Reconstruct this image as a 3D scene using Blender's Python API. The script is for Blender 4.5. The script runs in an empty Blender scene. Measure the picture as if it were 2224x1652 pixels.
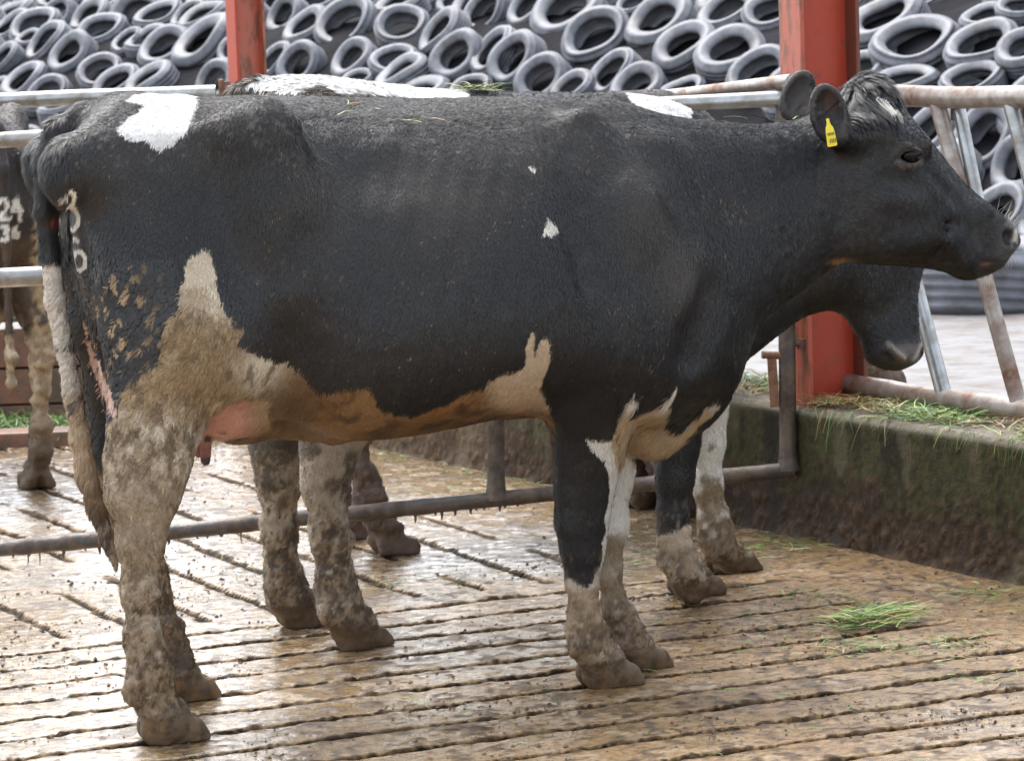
import bpy, math, random
import numpy as np
from mathutils import Vector, Matrix
rng = np.random.default_rng(7)
random.seed(7)
C = bpy.context.scene
COL = C.collection
# ------------------------------------------------------------------ camera
FP, CX, CY = 7500.0, 1112.0, 826.0          # focal length and centre in units of a 2224 px wide frame
HC = 1.66
PITCH = math.atan(826.0 / FP); ROLL = 0.035
Fv = np.array([0, math.cos(PITCH), -math.sin(PITCH)])
R0 = np.array([1.0, 0, 0]); U0 = np.array([0, math.sin(PITCH), math.cos(PITCH)])
Rv = R0 * math.cos(ROLL) - U0 * math.sin(ROLL)
Uv = U0 * math.cos(ROLL) + R0 * math.sin(ROLL)
CAM = np.array([0, 0, HC])
cd = bpy.data.cameras.new("camera"); cam = bpy.data.objects.new("camera", cd); COL.objects.link(cam)
m = Matrix(((Rv[0], Uv[0], -Fv[0], 0), (Rv[1], Uv[1], -Fv[1], 0), (Rv[2], Uv[2], -Fv[2], HC), (0, 0, 0, 1)))
cam.matrix_world = m
cd.sensor_width = 36; cd.lens = 36 * FP / 2224; cd.clip_end = 2000; cd.clip_start = 0.1
cd.dof.use_dof = True; cd.dof.focus_distance = 8.1; cd.dof.aperture_fstop = 13
C.camera = cam
# ------------------------------------------------------------------ sky, sun, exposure
w = bpy.data.worlds.new("World"); C.world = w; w.use_nodes = True
nt = w.node_tree; nt.nodes.clear()
sky = nt.nodes.new('ShaderNodeTexSky'); sky.sky_type = 'NISHITA'; sky.sun_disc = False
sky.sun_elevation = math.radians(62); sky.sun_rotation = math.radians(-30); sky.dust_density = 3.0; sky.air_density = 1.3
hs = nt.nodes.new('ShaderNodeHueSaturation'); hs.inputs['Saturation'].default_value = 0.34
bg = nt.nodes.new('ShaderNodeBackground'); bg.inputs['Strength'].default_value = 0.15
ow = nt.nodes.new('ShaderNodeOutputWorld')
nt.links.new(sky.outputs[0], hs.inputs['Color']); nt.links.new(hs.outputs[0], bg.inputs[0]); nt.links.new(bg.outputs[0], ow.inputs[0])
sd = bpy.data.lights.new("sun", 'SUN'); sun = bpy.data.objects.new("sun", sd); COL.objects.link(sun)
sd.energy = 1.3; sd.angle = math.radians(50); sd.color = (1, 0.98, 0.95)
sdir = Vector((math.sin(math.radians(-30)) * math.cos(math.radians(62)), math.cos(math.radians(-30)) * math.cos(math.radians(62)), math.sin(math.radians(62))))
sun.rotation_euler = sdir.to_track_quat('Z', 'Y').to_euler()
C.view_settings.view_transform = 'Standard'; C.view_settings.look = 'None'; C.view_settings.gamma = 1
C.view_settings.exposure = 1.6
C.render.engine = 'CYCLES'
C.cycles.max_bounces = 6

# ------------------------------------------------------------------ maths helpers
def ray(px, py): return Fv * FP + Rv * (px - CX) + Uv * (CY - py)
def ground(px, py, z=0.0):
    d = ray(px, py); return CAM + d * ((z - HC) / d[2])
def at(px, py, Y):
    d = ray(px, py); return CAM + d * (Y / d[1])
def project(P):
    Q = P - CAM; z = Q @ Fv
    return CX + FP * (Q @ Rv) / z, CY - FP * (Q @ Uv) / z
def _h(ix, iy, iz, s):
    n = (ix.astype(np.int64) * 374761393 + iy.astype(np.int64) * 668265263 + iz.astype(np.int64) * 2147483647 + s * 974634777) & 0xffffffff
    n = ((n ^ (n >> 13)) * 1274126177) & 0xffffffff
    n = (n ^ (n >> 16)) & 0xffffff
    return n.astype(np.float32) / 0xffffff
def vnoise(P, f, s=0):
    Q = np.asarray(P, dtype=np.float64) * f
    i = np.floor(Q).astype(np.int64); t = (Q - i); t = t * t * (3 - 2 * t); r = 0
    for a in (0, 1):
        wa = t[:, 0] if a else 1 - t[:, 0]
        for b in (0, 1):
            wb = t[:, 1] if b else 1 - t[:, 1]
            for c in (0, 1):
                wc = t[:, 2] if c else 1 - t[:, 2]
                r = r + wa * wb * wc * _h(i[:, 0] + a, i[:, 1] + b, i[:, 2] + c, s)
    return r * 2 - 1
def fbm(P, f, o=4, s=0, g=0.5):
    r = 0; a = 1; t = 0
    for k in range(o):
        r = r + a * vnoise(P, f * 2 ** k, s + k * 17); t += a; a *= g
    return r / t
def sm(x, a, b):
    t = np.clip((x - a) / (b - a), 0, 1); return t * t * (3 - 2 * t)
def mixc(a, b, t):
    t = np.clip(t, 0, 1)[:, None]; return a * (1 - t) + np.asarray(b) * t
def norm(v): return v / np.maximum(np.linalg.norm(v, axis=-1, keepdims=True), 1e-9)
def inpoly(x, y, poly):
    poly = np.asarray(poly, float); r = np.zeros(len(x), bool); n = len(poly); j = n - 1
    for i in range(n):
        xi, yi = poly[i]; xj, yj = poly[j]
        c = ((yi > y) != (yj > y)) & (x < (xj - xi) * (y - yi) / (yj - yi + 1e-12) + xi)
        r ^= c; j = i
    return r
def strokedist(x, y, pts):
    d = np.full(len(x), 1e9)
    for (x0, y0), (x1, y1) in zip(pts[:-1], pts[1:]):
        dx, dy = x1 - x0, y1 - y0
        t = np.clip(((x - x0) * dx + (y - y0) * dy) / (dx * dx + dy * dy), 0, 1)
        d = np.minimum(d, np.hypot(x - x0 - t * dx, y - y0 - t * dy))
    return d
def hermite(xs, ys, X):
    xs = np.asarray(xs, float); ys = np.asarray(ys, float)
    o = np.argsort(xs); xs = xs[o]; ys = ys[o]
    dl = np.diff(ys) / np.diff(xs); mm = np.empty_like(ys); mm[0] = dl[0]; mm[-1] = dl[-1]
    mm[1:-1] = np.where(dl[:-1] * dl[1:] <= 0, 0, 2 * dl[:-1] * dl[1:] / (dl[:-1] + dl[1:] + 1e-12))
    X = np.clip(X, xs[0], xs[-1]); i = np.clip(np.searchsorted(xs, X) - 1, 0, len(xs) - 2)
    h = xs[i + 1] - xs[i]; t = (X - xs[i]) / h
    return (ys[i] * (2 * t**3 - 3 * t**2 + 1) + h * mm[i] * (t**3 - 2 * t**2 + t) + ys[i + 1] * (-2 * t**3 + 3 * t**2) + h * mm[i + 1] * (t**3 - t**2))

# ------------------------------------------------------------------ scene-object helpers
def mesh_np(name, V, Fc, mat=None, col=None, parent=None, smooth=True, sizes=None, uvw=None, hn=None):
    me = bpy.data.meshes.new(name); V = np.asarray(V, np.float32); me.vertices.add(len(V)); me.vertices.foreach_set('co', V.ravel())
    Fc = np.asarray(Fc, np.int32); n, k = Fc.shape
    me.loops.add(n * k); me.loops.foreach_set('vertex_index', Fc.ravel())
    me.polygons.add(n); me.polygons.foreach_set('loop_start', np.arange(0, n * k, k, dtype=np.int32)); 
    me.polygons.foreach_set('loop_total', np.full(n, k, np.int32))
    me.update(calc_edges=True)
    me.polygons.foreach_set('use_smooth', np.full(n, smooth, bool))
    if col is not None:
        a = me.attributes.new('Col', 'FLOAT_COLOR', 'POINT'); c4 = np.ones((len(V), 4), np.float32); c4[:, :3] = col; a.data.foreach_set('color', c4.ravel())
    if uvw is not None:
        a = me.attributes.new('Wet', 'FLOAT', 'POINT'); a.data.foreach_set('value', np.asarray(uvw, np.float32))
    if hn is not None:
        a = me.attributes.new('HN', 'FLOAT_VECTOR', 'POINT'); a.data.foreach_set('vector', np.asarray(hn, np.float32).ravel())
    if mat: me.materials.append(mat)
    o = bpy.data.objects.new(name, me); COL.objects.link(o)
    if parent: o.parent = parent
    return o
def empty(name, loc, rz=0):
    o = bpy.data.objects.new(name, None); COL.objects.link(o); o.location = loc; o.rotation_euler = (0, 0, rz); return o
def tag(o, label=None, cat=None, group=None, kind=None):
    if label: o['label'] = label
    if cat: o['category'] = cat
    if group: o['group'] = group
    if kind: o['kind'] = kind
    return o
class MB:
    def __init__(s): s.v = []; s.f = []
    def add(s, V, F):
        b = len(s.v); s.v += [tuple(map(float, p)) for p in V]; s.f += [tuple(b + i for i in f) for f in F]
    def box(s, c, X, Y, Z):      # centre and three half vectors
        c, X, Y, Z = map(np.asarray, (c, X, Y, Z)); V = [c + i * X + j * Y + k * Z for i in (-1, 1) for j in (-1, 1) for k in (-1, 1)]
        s.add(V, [(0, 1, 3, 2), (4, 6, 7, 5), (0, 4, 5, 1), (2, 3, 7, 6), (0, 2, 6, 4), (1, 5, 7, 3)])
    def tube(s, pts, r, n=20, cap=True):
        pts = [np.asarray(p, float) for p in pts]; rs = r if isinstance(r, (list, tuple, np.ndarray)) else [r] * len(pts)
        rings = []; ref = None
        for i, p in enumerate(pts):
            t = pts[min(i + 1, len(pts) - 1)] - pts[max(i - 1, 0)]; t = t / np.linalg.norm(t)
            if ref is None: ref = np.cross(t, [0, 0, 1.0] if abs(t[2]) < .9 else [1.0, 0, 0])
            a = ref - t * (ref @ t); a /= np.linalg.norm(a); ref = a; b = np.cross(t, a)
            rings += [p + rs[i] * (a * math.cos(q) + b * math.sin(q)) for q in np.linspace(0, 2 * math.pi, n, endpoint=False)]
        F = [(i * n + j, i * n + (j + 1) % n, (i + 1) * n + (j + 1) % n, (i + 1) * n + j) for i in range(len(pts) - 1) for j in range(n)]
        if cap: F += [tuple(range(n))[::-1], tuple((len(pts) - 1) * n + j for j in range(n))]
        s.add(rings, F)
    def build(s, name, mat, parent=None, smooth=False, bevel=0):
        me = bpy.data.meshes.new(name); me.from_pydata(s.v, [], s.f); me.update()
        for p in me.polygons: p.use_smooth = smooth
        if smooth and hasattr(me, 'set_sharp_from_angle'): me.set_sharp_from_angle(angle=0.7)
        me.materials.append(mat)
        o = bpy.data.objects.new(name, me); COL.objects.link(o)
        if parent: o.parent = parent; o.matrix_parent_inverse = Matrix.Translation(parent.location).inverted()
        if bevel:
            b = o.modifiers.new('b', 'BEVEL'); b.width = bevel; b.segments = 2; b.limit_method = 'ANGLE'
        return o
def linpts(a, b, n=24, wob=0.0, seed=0):
    a, b = np.asarray(a, float), np.asarray(b, float); t = np.linspace(0, 1, n)[:, None]; P = a + (b - a) * t
    if wob: P = P + np.stack([vnoise(P, 3, seed + k) for k in range(3)], 1) * wob
    return list(P)

# ------------------------------------------------------------------ materials
def mat(name, col=(.5, .5, .5), rough=.5, spec=.5, metal=0, attr=False, coat=0, noise=None, noise_scale=5, bump=0, bump_scale=60, rough2=None, coords='Object', stretch=None, thr=(.4, .6), detail=6, coatr=.1, sheen=0):
    M = bpy.data.materials.new(name); M.use_nodes = True; t = M.node_tree; L = t.links.new
    P = t.nodes['Principled BSDF']; P.inputs['Roughness'].default_value = rough; P.inputs['Specular IOR Level'].default_value = spec
    P.inputs['Metallic'].default_value = metal; P.inputs['Coat Weight'].default_value = coat; P.inputs['Coat Roughness'].default_value = coatr
    P.inputs['Sheen Weight'].default_value = sheen; P.inputs['Sheen Roughness'].default_value = .4
    P.inputs['Base Color'].default_value = (*col, 1)
    tc = t.nodes.new('ShaderNodeTexCoord'); src = tc.outputs[coords]
    if stretch:
        mp = t.nodes.new('ShaderNodeMapping'); mp.inputs['Scale'].default_value = stretch; L(src, mp.inputs[0]); src = mp.outputs[0]
    base = None
    if attr:
        a = t.nodes.new('ShaderNodeAttribute'); a.attribute_name = 'Col'; base = a.outputs['Color']; L(base, P.inputs['Base Color'])
    fac = None
    if noise:
        for k, c in enumerate(noise):
            n = t.nodes.new('ShaderNodeTexNoise'); n.inputs['Scale'].default_value = noise_scale * (1 + 1.7 * k); n.inputs['Detail'].default_value = detail; n.inputs['Roughness'].default_value = .62
            L(src, n.inputs['Vector']); r = t.nodes.new('ShaderNodeMapRange'); r.inputs['From Min'].default_value = thr[0]; r.inputs['From Max'].default_value = thr[1]
            L(n.outputs['Fac'], r.inputs['Value']); x = t.nodes.new('ShaderNodeMix'); x.data_type = 'RGBA'; L(r.outputs[0], x.inputs['Factor'])
            if base is not None: L(base, x.inputs['A'])
            else: x.inputs['A'].default_value = (*col, 1)
            x.inputs['B'].default_value = (*c, 1); base = x.outputs['Result']; fac = fac or r.outputs[0]
        L(base, P.inputs['Base Color'])
        if rough2 is not None:
            q = t.nodes.new('ShaderNodeMapRange'); q.inputs['To Min'].default_value = rough; q.inputs['To Max'].default_value = rough2; L(fac, q.inputs['Value']); L(q.outputs[0], P.inputs['Roughness'])
    if bump:
        n = t.nodes.new('ShaderNodeTexNoise'); n.inputs['Scale'].default_value = bump_scale; n.inputs['Detail'].default_value = 8; n.inputs['Roughness'].default_value = .65; L(src, n.inputs['Vector'])
        b = t.nodes.new('ShaderNodeBump'); b.inputs['Distance'].default_value = bump; b.inputs['Strength'].default_value = 1; L(n.outputs['Fac'], b.inputs['Height']); L(b.outputs[0], P.inputs['Normal'])
    return M
M_hide = mat('cow_hide', attr=True, rough=.5, spec=.4, bump=.004, bump_scale=90)
M_coat = mat('cow_coat', attr=True, rough=.42, spec=.6)
_t = M_coat.node_tree; _a = _t.nodes.new('ShaderNodeAttribute'); _a.attribute_name = 'HN'; _v = _t.nodes.new('ShaderNodeVectorTransform'); _v.vector_type = 'NORMAL'; _v.convert_from = 'OBJECT'; _v.convert_to = 'WORLD'
_t.links.new(_a.outputs['Vector'], _v.inputs[0]); _t.links.new(_v.outputs[0], _t.nodes['Principled BSDF'].inputs['Normal'])
_bw = _t.nodes.new('ShaderNodeRGBToBW'); _mr = _t.nodes.new('ShaderNodeMapRange'); _mr.inputs['From Min'].default_value = .045; _mr.inputs['From Max'].default_value = .14; _mr.inputs['To Min'].default_value = .55; _mr.inputs['To Max'].default_value = .14
_t.links.new(_t.nodes['Attribute'].outputs['Color'], _bw.inputs[0]); _t.links.new(_bw.outputs[0], _mr.inputs['Value']); _t.links.new(_mr.outputs[0], _t.nodes['Principled BSDF'].inputs['Specular IOR Level'])
M_eye = mat('wet_eye', (.002, .002, .0025), rough=.06, spec=.22)
M_tag = mat('yellow_plastic', (.75, .62, .03), rough=.35)
M_ink = mat('black_ink', (.03, .03, .02), rough=.6)
M_red = mat('red_painted_steel', (.40, .046, .020), rough=.4, noise=[(.40, .06, .03), (.17, .055, .035)], noise_scale=6, thr=(.56, .74), bump=.001, bump_scale=40, rough2=.6)
M_redpale = mat('faded_red_paint', (.42, .10, .065), rough=.4, noise=[(.36, .13, .09), (.17, .065, .04)], noise_scale=11, thr=(.5, .64), stretch=(1, 1, .3), bump=.001, bump_scale=40)
M_reddark = mat('rusty_red_paint', (.2, .03, .022), rough=.5, noise=[(.13, .05, .03)], noise_scale=6)
M_galv = mat('wet_galvanised_steel', (.42, .44, .45), rough=.28, metal=.7, noise=[(.20, .17, .14), (.30, .30, .29)], noise_scale=7, thr=(.46, .64), rough2=.5, bump=.0012, bump_scale=50)
M_galvrust = mat('rust_stained_steel', (.36, .33, .31), rough=.36, metal=.4, noise=[(.17, .085, .05), (.25, .21, .18)], noise_scale=7, thr=(.45, .62), rough2=.6, bump=.0015, bump_scale=45)
M_muddy = mat('mud_coated_steel', (.085, .08, .08), rough=.38, metal=.3, noise=[(.075, .052, .04), (.15, .115, .09)], noise_scale=8, thr=(.42, .62), rough2=.65, bump=.004, bump_scale=38)
M_rust = mat('wet_rust', (.18, .075, .05), rough=.45, noise=[(.10, .06, .045), (.26, .13, .08)], noise_scale=12, bump=.003, bump_scale=60)
M_wall = mat('mossy_concrete', attr=True, rough=.6, spec=.22, bump=.006, bump_scale=55, noise=None)
M_tyre = mat('wet_tyre_rubber', (.115, .125, .15), rough=.5, spec=.5, noise=[(.17, .18, .21), (.075, .07, .07)], noise_scale=2.6, thr=(.42, .7), rough2=.55, bump=.002, bump_scale=30)
M_sheet = mat('wet_black_plastic_sheet', (.010, .010, .012), rough=.7, spec=.03, noise=[(.018, .018, .022)], noise_scale=2, bump=.03, bump_scale=5)
M_conc = mat('pale_wet_concrete', (.20, .195, .20), rough=.5, spec=.3, noise=[(.15, .135, .125), (.10, .07, .05)], noise_scale=3.5, thr=(.45, .75), bump=.001, bump_scale=14, rough2=.65)
M_board = mat('rusty_board', (.27, .12, .075), rough=.5, noise=[(.17, .11, .085), (.12, .085, .06)], noise_scale=4, thr=(.4, .62), bump=.003, bump_scale=30)
M_grass = mat('cut_grass', attr=True, rough=.4, spec=.5)
M_mud = mat('yard_slurry', attr=True, rough=.25)
t = M_mud.node_tree; L = t.links.new; P = t.nodes['Principled BSDF']
aw = t.nodes.new('ShaderNodeAttribute'); aw.attribute_name = 'Wet'; ac = t.nodes['Attribute']
tc = t.nodes.new('ShaderNodeTexCoord')
def _noise(sc, de, rg, stretch=None):
    n = t.nodes.new('ShaderNodeTexNoise'); n.inputs['Scale'].default_value = sc; n.inputs['Detail'].default_value = de; n.inputs['Roughness'].default_value = rg
    if stretch:
        mp = t.nodes.new('ShaderNodeMapping'); mp.inputs['Scale'].default_value = stretch; mp.inputs['Rotation'].default_value = (0, 0, -.38); L(tc.outputs['Object'], mp.inputs[0]); L(mp.outputs[0], n.inputs[0])
    else: L(tc.outputs['Object'], n.inputs[0])
    return n
n1 = _noise(62, 8, .7); n2 = _noise(120, 5, .6); n3 = _noise(34, 6, .68)
mx = t.nodes.new('ShaderNodeMix'); mx.data_type = 'RGBA'; mx.blend_type = 'MULTIPLY'; mr = t.nodes.new('ShaderNodeMapRange'); mr.inputs['From Min'].default_value = .35; mr.inputs['From Max'].default_value = .62; mr.inputs['To Min'].default_value = .45; mr.inputs['To Max'].default_value = 1.15; mr.clamp = True
sp_ = t.nodes.new('ShaderNodeMapRange'); sp_.inputs['From Min'].default_value = -.2; sp_.inputs['From Max'].default_value = .6; sp_.inputs['To Min'].default_value = .03; sp_.inputs['To Max'].default_value = .55
cw_ = t.nodes.new('ShaderNodeMapRange'); cw_.inputs['From Min'].default_value = .75; cw_.inputs['From Max'].default_value = 1.35; cw_.inputs['To Max'].default_value = .9; P.inputs['Coat Roughness'].default_value = .09
L(n1.outputs['Fac'], mr.inputs['Value']); mx.inputs['Factor'].default_value = 1; L(ac.outputs['Color'], mx.inputs['A']); L(mr.outputs[0], mx.inputs['B']); L(mx.outputs['Result'], P.inputs['Base Color'])
# wet attribute drives the roughness, broken up by noise
ad = t.nodes.new('ShaderNodeMath'); ad.operation = 'MULTIPLY_ADD'; L(n3.outputs['Fac'], ad.inputs[0]); ad.inputs[1].default_value = 1.6; L(aw.outputs['Fac'], ad.inputs[2])
L(ad.outputs[0], sp_.inputs['Value']); L(sp_.outputs[0], P.inputs['Specular IOR Level']); L(ad.outputs[0], cw_.inputs['Value']); L(cw_.outputs[0], P.inputs['Coat Weight'])
rr = t.nodes.new('ShaderNodeMapRange'); rr.inputs['From Min'].default_value = .8; rr.inputs['From Max'].default_value = 1.6; rr.inputs['To Min'].default_value = .42; rr.inputs['To Max'].default_value = .1; L(ad.outputs[0], rr.inputs['Value']); L(rr.outputs[0], P.inputs['Roughness'])
b1 = t.nodes.new('ShaderNodeBump'); b1.inputs['Distance'].default_value = .007; L(n1.outputs['Fac'], b1.inputs['Height'])
b2 = t.nodes.new('ShaderNodeBump'); b2.inputs['Distance'].default_value = .002; L(n2.outputs['Fac'], b2.inputs['Height']); L(b1.outputs[0], b2.inputs['Normal']); L(b2.outputs[0], P.inputs['Normal'])
rs = t.nodes.new('ShaderNodeMapRange'); rs.inputs['From Min'].default_value = .8; rs.inputs['From Max'].default_value = 1.6; rs.inputs['To Min'].default_value = .9; rs.inputs['To Max'].default_value = .25; L(ad.outputs[0], rs.inputs['Value']); L(rs.outputs[0], b1.inputs['Strength']); b2.inputs['Strength'].default_value = .7
b3 = t.nodes.new('ShaderNodeBump'); b3.inputs['Distance'].default_value = .003; b3.inputs['Strength'].default_value = .6; L(n1.outputs['Fac'], b3.inputs['Height']); L(b3.outputs[0], P.inputs['Coat Normal'])

# ------------------------------------------------------------------ yard layout
g0 = ground(0, 1424.5)[:2]; g1 = ground(581, 1358)[:2]
e1 = (g1 - g0) / np.linalg.norm(g1 - g0); e2 = np.array([-e1[1], e1[0]])      # groove direction of the near panel and its normal
W0 = ground(841, 977)[:2]; W1 = ground(2224, 1270)[:2]
wd = (W1 - W0) / np.linalg.norm(W1 - W0); wn = np.array([wd[1], -wd[0]])       # wall direction (towards camera) and a normal
if wn @ (CAM[:2] - W0) < 0: wn = -wn                                          # points into the yard
WH = 0.40
WE = W0 - wd * 1.37                                                          # far corner of the yard
def wallp(s, off, z): p = W0 + wd * s + wn * off; return np.array([p[0], p[1], z])

# ------------------------------------------------------------------ ground
def axis(a, b, st, far):
    core = np.arange(a, b, st); L_ = []; x = a; d = st
    while x > -far: d *= 1.5; x -= d; L_.append(x)
    R_ = []; x = core[-1]; d = st
    while x < far: d *= 1.5; x += d; R_.append(x)
    return np.array(L_[::-1] + list(core) + R_)
def build_ground():
    X = axis(-2.3, 2.1, .0105, 500); Y = axis(7.0, 14.6, .0085, 500)
    nx, ny = len(X), len(Y); gx, gy = np.meshgrid(X, Y); x = gx.ravel(); y = gy.ravel()
    P = np.stack([x, y, 0 * x], 1); q = np.stack([x, y], 1)
    near = (x > -3) & (x < 3) & (y > 6.5) & (y < 15.5)
    z = np.zeros(len(x)); dw = (q - W0) @ wn
    u = (q - g0) @ e1; s = (q - g0) @ e2
    Pn = P[near]
    wob = np.zeros(len(x)); wob[near] = fbm(Pn, 2.2, 3, 5) * .011 + vnoise(Pn, 14, 8) * .004 + vnoise(Pn, 45, 9) * .002
    sp = .207
    sa = (s + wob) / sp; da = np.abs(sa - np.round(sa)) * sp; ka = np.round(sa)
    ub = (u + wob - .02) / sp; db = np.abs(ub - np.round(ub)) * sp; kb = np.round(ub)
    pres = np.ones(len(x)); pres[near] = sm(vnoise(np.stack([u[near] * 1.3 + ka[near] * 7.1, ka[near] * 3.3, 0 * u[near]], 1), 1.4, 3) + .25 * vnoise(Pn, 9, 31), -.95, -.7)
    presb = np.ones(len(x)); presb[near] = sm(vnoise(np.stack([kb[near] * 5.7, s[near] * 1.3 + kb[near] * 3, 0 * u[near]], 1), 1.6, 4), -.7, -.4)
    margin = sm(dw, .45, .7)
    wid = np.full(len(x), .0135); wid[near] += .006 * vnoise(Pn, 17, 77) + .003 * vnoise(Pn, 50, 78)
    ga = np.exp(-(da / wid) ** 4) * pres * (s < sp * .4) * margin
    gb = np.exp(-(db / wid) ** 4) * presb * (s > sp * .75) * (s < 4.5) * sm(dw, .5, .9)
    g = np.maximum(ga, gb * .85)
    n1 = np.zeros(len(x)); n2 = n1.copy(); n3 = n1.copy(); n4 = n1.copy()
    n1[near] = fbm(Pn, 5, 4, 11); n2[near] = fbm(Pn, 24, 3, 12); n3[near] = fbm(Pn, 1.1, 3, 13); n4[near] = fbm(Pn, 60, 2, 14); n5 = n4 * 0; n5[near] = fbm(Pn, 38, 4, 19, .6)
    lump = np.clip(n2 - .28, 0, 1)
    z = n1 * .0035 + n2 * .0018 + lump * .006 + n4 * .0014 - np.maximum(.018 * ga, .009 * gb)
    z = z + .006 * np.clip(n5 - .15, 0, 1)
    px, py = project(np.stack([x, y, 0 * x], 1).astype(float))
    # dirt: brown slurry lies thick to the right, thin watery film to the left
    east = sm(x - .35 * (y - 9) + .55 * n3 + .15 * n1, -.55, .55)
    thin = 1 - east
    c = np.tile(np.array([.40, .28, .155]), (len(x), 1))
    c = mixc(c, (.275, .152, .052), east * (.7 + .4 * n1))
    c = mixc(c, (.46, .35, .24), sm(n2, .05, .4) * .6)
    c = mixc(c, (.12, .075, .045), sm(n2 * .7 + n1 * .5, .18, .42) * .85)
    c = mixc(c, (.33, .21, .08), sm(-n2 + .3 * n1, .25, .42) * .45)
    c = mixc(c, (.085, .055, .034), sm(n5, .10, .24) * .85)
    c = mixc(c, (.34, .22, .10), sm(-n5, .22, .36) * east * .7)
    c = mixc(c, (.016, .010, .006), np.clip(np.maximum(ga * 5, gb * 2.2), 0, 1) * (1 - .25 * sm(n2, .1, .3)))
    wet = thin * .8 + .25 * n3 + .2 - 3.0 * np.clip(g * 5, 0, 1) - .7 * sm(n2, .1, .35) - .6 * sm(n5, .12, .3) + .3 * sm(-n1, .2, .5)
    wet = wet + .25 * sm(py, 1400, 1640) * sm(px, 1300, 2100)
    ii = np.arange(nx * ny).reshape(ny, nx)
    F = np.stack([ii[:-1, :-1], ii[:-1, 1:], ii[1:, 1:], ii[1:, :-1]], -1).reshape(-1, 4)
    o = mesh_np('ground', np.stack([x, y, z], 1), F, M_mud, c, uvw=wet); o['kind'] = 'structure'
build_ground()

def sheet(name, pts, z, mt):
    mb = MB(); mb.add([(p[0], p[1], z) for p in pts], [tuple(range(len(pts)))]); o = mb.build(name, mt); o['kind'] = 'structure'; return o
A_ = wallp(-14.0, -.30, 0); B_ = wallp(7.5, -.30, 0)
sheet('feed_passage', [A_[:2], B_[:2], B_[:2] - wn * 18, A_[:2] - wn * 18], .05, M_conc)
cw = WE
sheet('far_passage', [(-14, cw[1] + .28), (cw[0] - .02, cw[1] + .28), (cw[0] - 5.0, 40), (-14, 40)], .03, M_conc)

# ------------------------------------------------------------------ walls
def find_s(px):   # where on the wall line, set back a little, a column shows at px
    best = None
    for s in np.arange(-2, 6, .005):
        q = wallp(s, -.13, .2); a, b = project(q[None]); 
        if best is None or abs(a[0] - px) < best[0]: best = (abs(a[0] - px), s)
    return best[1]
sM = find_s(1803)
def slabwall(name, s0, s1, label):
    th = .34; st = .012
    S = np.arange(s0, s1 + st, st); prof = []
    for zz in np.arange(-.02, WH - .012, .012): prof.append((0, zz))
    prof += [(-.004, WH - .012), (-.012, WH - .003)]
    for oo in np.arange(-.02, -th, -.015): prof.append((oo, WH))
    prof += [(-th, WH), (-th - .004, WH - .01), (-th - .004, -.02)]
    pr = np.array(prof); n, k = len(S), len(pr)
    ss = np.repeat(S, k); off = np.tile(pr[:, 0], n); zz = np.tile(pr[:, 1], n)
    base = W0[None] + wd[None] * ss[:, None]
    Q = np.stack([ss, off, zz], 1)
    front = off > -.001
    nn = fbm(Q * [1, 1, .7], 55, 5, 21, .68); n2 = fbm(Q, 7, 3, 22); low = 1 - sm(zz, .0, .40)
    clod = np.clip(nn - .02, 0, 1)
    disp = np.where(front, (clod * .024 + .006 * n2) * (.18 + .9 * low) + .012 * np.exp(-zz / .03) * (1 + n2), 0)
    zt = np.where(off < -.01, .004 * n2 + .004 * nn, 0)
    off2 = off + disp; p = base + wn[None] * off2[:, None]
    V = np.stack([p[:, 0], p[:, 1], zz + zt], 1)
    strk = vnoise(np.stack([ss * 14, ss * 0, zz * 1.6], 1), 1, 41) ; strk2 = vnoise(np.stack([ss * 4.5, ss * 0, zz * 1.0], 1), 1, 43)
    c = np.tile(np.array([.075, .082, .030]), (len(V), 1))
    c = mixc(c, (.022, .021, .014), sm(nn, -.12, .2) * .75); c = mixc(c, (.13, .095, .055), sm(-nn, .12, .3) * .5)
    c = mixc(c, (.16, .145, .065), sm(strk + .4 * nn, .3, .7) * .5 * sm(zz, .1, .3))
    c = mixc(c, (.062, .04, .026), sm(low + .35 * n2 + .15 * strk + .3 * nn, .35, .75)); c = mixc(c, (.026, .018, .012), sm(fbm(Q, 60, 3, 25), .05, .25) * low * .8)
    c = mixc(c, (.14, .085, .048), sm(clod, .08, .22) * (.35 + .55 * low))
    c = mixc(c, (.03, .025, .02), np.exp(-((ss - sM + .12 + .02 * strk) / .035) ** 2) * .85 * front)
    c = mixc(c, (.018, .016, .010), sm(vnoise(np.stack([ss * 22, 0 * ss, zz * 2.2], 1), 1, 47) + .5 * nn, .25, .6) * .65 * sm(zz, .05, .3) * front); c = mixc(c, (.20, .17, .11), sm(vnoise(np.stack([ss * 9, 0 * ss, zz * 3], 1), 1, 48) + .6 * n2, .55, .8) * .5 * front)
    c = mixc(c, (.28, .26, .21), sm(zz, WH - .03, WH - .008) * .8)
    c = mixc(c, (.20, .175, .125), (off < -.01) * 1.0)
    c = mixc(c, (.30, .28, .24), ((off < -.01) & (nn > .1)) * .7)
    # beyond the red post the wall is paler with dried brown muck
    far = sm(-(ss), -1.1, .0) * front
    c = mixc(c, (.24, .165, .105), far * .8 * (.6 + .6 * nn)); c = mixc(c, (.42, .32, .22), far * sm(strk2, .25, .55) * .6)
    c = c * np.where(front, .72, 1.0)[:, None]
    ii = np.arange(n * k).reshape(n, k)
    F = np.stack([ii[:-1, :-1], ii[:-1, 1:], ii[1:, 1:], ii[1:, :-1]], -1).reshape(-1, 4)
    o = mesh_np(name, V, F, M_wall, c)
    tag(o, label, 'wall')
slabwall('trough_wall', -1.35, 6.2, 'low mossy concrete feed trough wall crusted with brown muck')

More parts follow.
